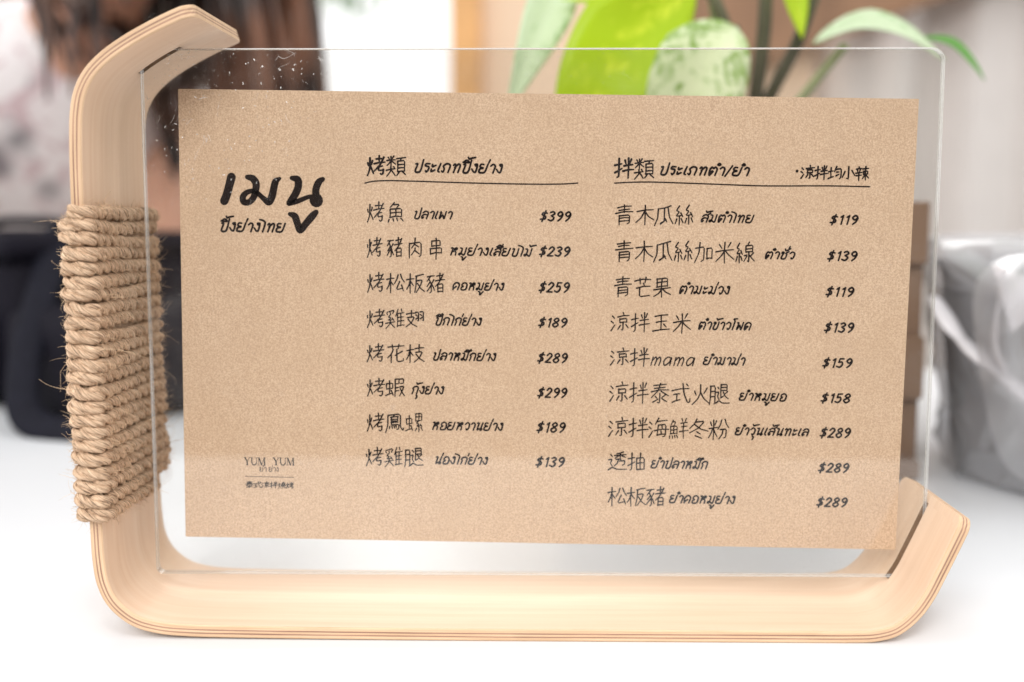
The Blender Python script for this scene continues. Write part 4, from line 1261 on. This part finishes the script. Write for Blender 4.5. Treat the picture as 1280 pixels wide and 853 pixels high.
# floral blouse
t = NT("floral_blouse")
v = t.coords("Object")
vo = t.n("ShaderNodeTexVoronoi"); vo.inputs["Scale"].default_value = 16.0; t.l(v, vo.inputs["Vector"])
n1 = t.noise(v, 26, 3, 0.6, 1.5)
n2 = t.noise(v, 15, 2, 0.5, 0.6)
c = t.mix((0.90, 0.86, 0.87), (0.62, 0.46, 0.49), t.ramp(n1, [(0.52, 0.0), (0.64, 0.9)]))
c = t.mix(c, (0.16, 0.15, 0.17), t.ramp(n2, [(0.60, 0.0), (0.68, 0.85)]))
c = t.mix(c, (0.25, 0.24, 0.26), t.ramp(vo.outputs["Distance"], [(0.16, 0.7), (0.28, 0.0)]))
t.set(Base_Color=c, Roughness=0.85)
M_BLOUSE = t.mat
per = thing("person", "long haired person in a white floral blouse leaning on the table's far left", "person", (-0.5, 0.92, -0.74))
PO = Vector((-0.5, 0.92, -0.74))
J = [((-.50, .92, -.20), (.13, .10)), ((-.50, .88, -.02), (.105, .085)), ((-.47, .80, .12), (.125, .09)), ((-.42, .73, .215), (.062, .05)), ((-.36, .67, .285), .042), ((-.325, .635, .335), .052),
     ((-.30, .61, .40), (.072, .08)), ((-.285, .60, .455), (.070, .078)), ((-.275, .595, .50), (.045, .05)),
     # arm on the viewer's left
     ((-.545, .66, .20), .044), ((-.56, .56, .07), .038), ((-.50, .50, .030), .033), ((-.40, .47, .030), .027), ((-.33, .455, .028), .022),
     # arm on the viewer's right
     ((-.325, .80, .19), .045), ((-.31, .72, .11), .040), ((-.275, .62, .040), .034), ((-.20, .56, .032), .028), ((-.13, .515, .028), .021),
     # legs
     ((-.57, .86, -.24), .085), ((-.50, .55, -.26), .062), ((-.50, .55, -.62), .042), ((-.47, .46, -.715), .034),
     ((-.40, .86, -.24), .085), ((-.30, .60, -.26), .062), ((-.32, .60, -.62), .042), ((-.28, .50, -.715), .034)]
E_ = [(0, 1), (1, 2), (2, 3), (3, 4), (4, 5), (5, 6), (6, 7), (7, 8), (3, 9), (9, 10), (10, 11), (11, 12), (12, 13), (3, 14), (14, 15), (15, 16), (16, 17), (17, 18),
      (0, 19), (19, 20), (20, 21), (21, 22), (0, 23), (23, 24), (24, 25), (25, 26)]
skin_obj("body", J, E_, M_SKIN, per, 0, 2, PO)
g = 0.013
def grow(i, e=g):
    p, r = J[i]
    r = r if isinstance(r, tuple) else (r, r)
    return (p, (r[0] + e, r[1] + e))
BJ = [grow(0, .004), grow(1, .02), grow(2, .014), ((-.43, .725, .215), (.115, .095)), ((-.39, .69, .270), (.068, .064)), grow(9, .016), ((-.555, .60, .12), (.060, .060)), grow(14, .016), ((-.316, .765, .155), (.060, .060))]
skin_obj("blouse", BJ, [(0, 1), (1, 2), (2, 3), (3, 4), (3, 5), (5, 6), (3, 7), (7, 8)], M_BLOUSE, per, 0, 2, PO)
TJ = [grow(0, .016), grow(19, .012), grow(20, .012), grow(21, .016), grow(23, .012), grow(24, .012), grow(25, .016)]
skin_obj("trousers", TJ, [(0, 1), (1, 2), (2, 3), (0, 4), (4, 5), (5, 6)], M_TROU, per, 0, 2, PO)
# hands
def hand(w, d, up, nm):
    d = Vector(d).normalized(); up = Vector(up).normalized(); s = d.cross(up).normalized()
    w = Vector(w)
    j = [(w - d * 0.02, .021), (w + d * 0.03, (.030, .015)), (w + d * 0.065, (.036, .013))]
    e = [(0, 1), (1, 2)]
    for k, (o_, L) in enumerate(((-.027, .058), (-.009, .068), (.009, .063), (.026, .048))):
        b0 = len(j)
        q = w + d * 0.072 + s * o_
        j += [(q, .0095), (q + d * L * .45 - up * .003, .0088), (q + d * L * .75 - up * .013, .0082), (q + d * L - up * .024, .0075)]
        e += [(2, b0), (b0, b0 + 1), (b0 + 1, b0 + 2), (b0 + 2, b0 + 3)]
    b0 = len(j)
    q = w + d * 0.025 - s * 0.030
    j += [(q, .012), (q + d * .028 - s * .018, .0105), (q + d * .052 - s * .018 - up * .008, .009)]
    e += [(1, b0), (b0, b0 + 1), (b0 + 1, b0 + 2)]
    skin_obj(nm, j, e, M_SKIN, per, 0, 1, PO)
hand((-.33, .455, .028), (1, -.25, 0), (0, 0, 1), "hand")
hand((-.13, .515, .028), (1, -.5, 0), (0, 0, 1), "hand")
# face details
M_EYE = flat_mat("eye_white", (0.8, 0.78, 0.75), 0.2, 10, 0.02)
M_LIP = flat_mat("lips", (0.5, 0.18, 0.15), 0.4, 10, 0.05)
M_IRIS = flat_mat("dark_iris", (0.03, 0.02, 0.015), 0.2, 10, 0.05)
hc = Vector((-.292, .605, .425)); fd = Vector((.42, -.88, -.16)).normalized(); sd = fd.cross(Vector((0, 0, 1))).normalized(); ud = sd.cross(fd)
def blob(c, r, sc, mat, nm):
    bm = bmesh.new(); bmesh.ops.create_icosphere(bm, subdivisions=3, radius=1)
    Mx = Matrix((sd, fd, ud)).transposed()
    me = bpy.data.meshes.new(nm)
    for vv in bm.verts:
        vv.co = Mx @ Vector((vv.co.x * r * sc[0], vv.co.y * r * sc[1], vv.co.z * r * sc[2])) + c - PO
    bm.to_mesh(me); bm.free(); me.shade_smooth()
    return link(nm, me, per, mat)
for s in (-1, 1):
    blob(hc + fd * .067 + sd * .030 * s + ud * .012, .012, (1.2, .7, .7), M_EYE, "eye")
    blob(hc + fd * .0745 + sd * .030 * s + ud * .012, .0055, (1, .5, 1), M_IRIS, "iris")
    blob(hc + sd * .073 * s, .02, (.35, .7, 1.3), M_SKIN, "ear")
blob(hc + fd * .078 - ud * .014, .013, (.8, 1.1, 1.5), M_SKIN, "nose")
blob(hc + fd * .070 - ud * .046, .017, (1.3, .45, .45), M_LIP, "mouth")
# hair: a cap and long locks that fall forward
t = NT("brown_hair")
v = t.coords("Object")
f = t.noise(t.coords("Object", (60, 60, 4)), 1.0, 3)
f2 = t.noise(v, 9, 2)
c = t.ramp(f, [(0.3, (0.012, 0.006, 0.005)), (0.7, (0.04, 0.017, 0.011))])
t.set(Base_Color=t.mix(c, (0.20, 0.085, 0.045), t.ramp(f2, [(0.50, 0.0), (0.66, 0.8)])), Roughness=0.4)
M_HAIR = t.mat
m = MB(); rh = random.Random(3)
for i in range(150):
    a = rh.uniform(-1.0, 1.0) * pi
    # start on the scalp, avoid the face
    if abs(a) < 0.55:
        continue
    dirv = (fd * cos(a) + sd * sin(a))
    top = hc + ud * .088 + dirv * .015
    s1_ = hc + ud * .035 + dirv * .092
    s2_ = hc - ud * .05 + dirv * .098
    drop = rh.uniform(.16, .30)
    if sin(a) < 0:       # viewer's right side: falls forward and hangs free
        s3_ = s2_ + Vector((.012, -.01, -drop * .5)) + dirv * .01
        s4_ = s3_ + Vector((.005, .0, -drop * .5))
    else:
        drop *= .62
        s3_ = s2_ + Vector((.012, .0, -drop * .45)) + fd * .01
        s4_ = s3_ + Vector((.012, .0, -drop * .5)) + fd * .015
    jit = lambda k: Vector((rh.gauss(0, k), rh.gauss(0, k), rh.gauss(0, k)))
    pts = catmull([top, s1_ + jit(.004), s2_ + jit(.006), s3_ + jit(.010), s4_ + jit(.014)], 0.012)
    n = len(pts); r = rh.uniform(.007, .012)
    m.tube([p - PO for p in pts], [r * min(1, .6 + i2 / n) * (1 if i2 < n * .7 else max(.1, 1 - (i2 / n - .7) / .3 * .9)) for i2 in range(n)], 7, flat=0.6)
hair = m.build("hair", M_HAIR, per)
blob(hc + ud * .03 - fd * .018, .09, (.97, 1.0, .92), M_HAIR, "hair_cap")
# stool
M_STOOL = flat_mat("beech_stool_wood", (0.5, 0.34, 0.2), 0.5, 20, 0.2)
stl = thing("stool", "round wooden stool under the person behind the table", "stool", (-.5, .93, -.745))
m = MB(); m.lathe([(0, .43), (.16, .43), (.17, .42), (.165, .40), (0, .40)]); m.build("seat", M_STOOL, stl)
for k in range(4):
    a = pi / 4 + k * pi / 2
    m = MB(); m.tube([(.11 * cos(a), .11 * sin(a), .40), (.17 * cos(a), .17 * sin(a), 0)], [.016, .012], 10); m.build("leg", M_STOOL, stl)
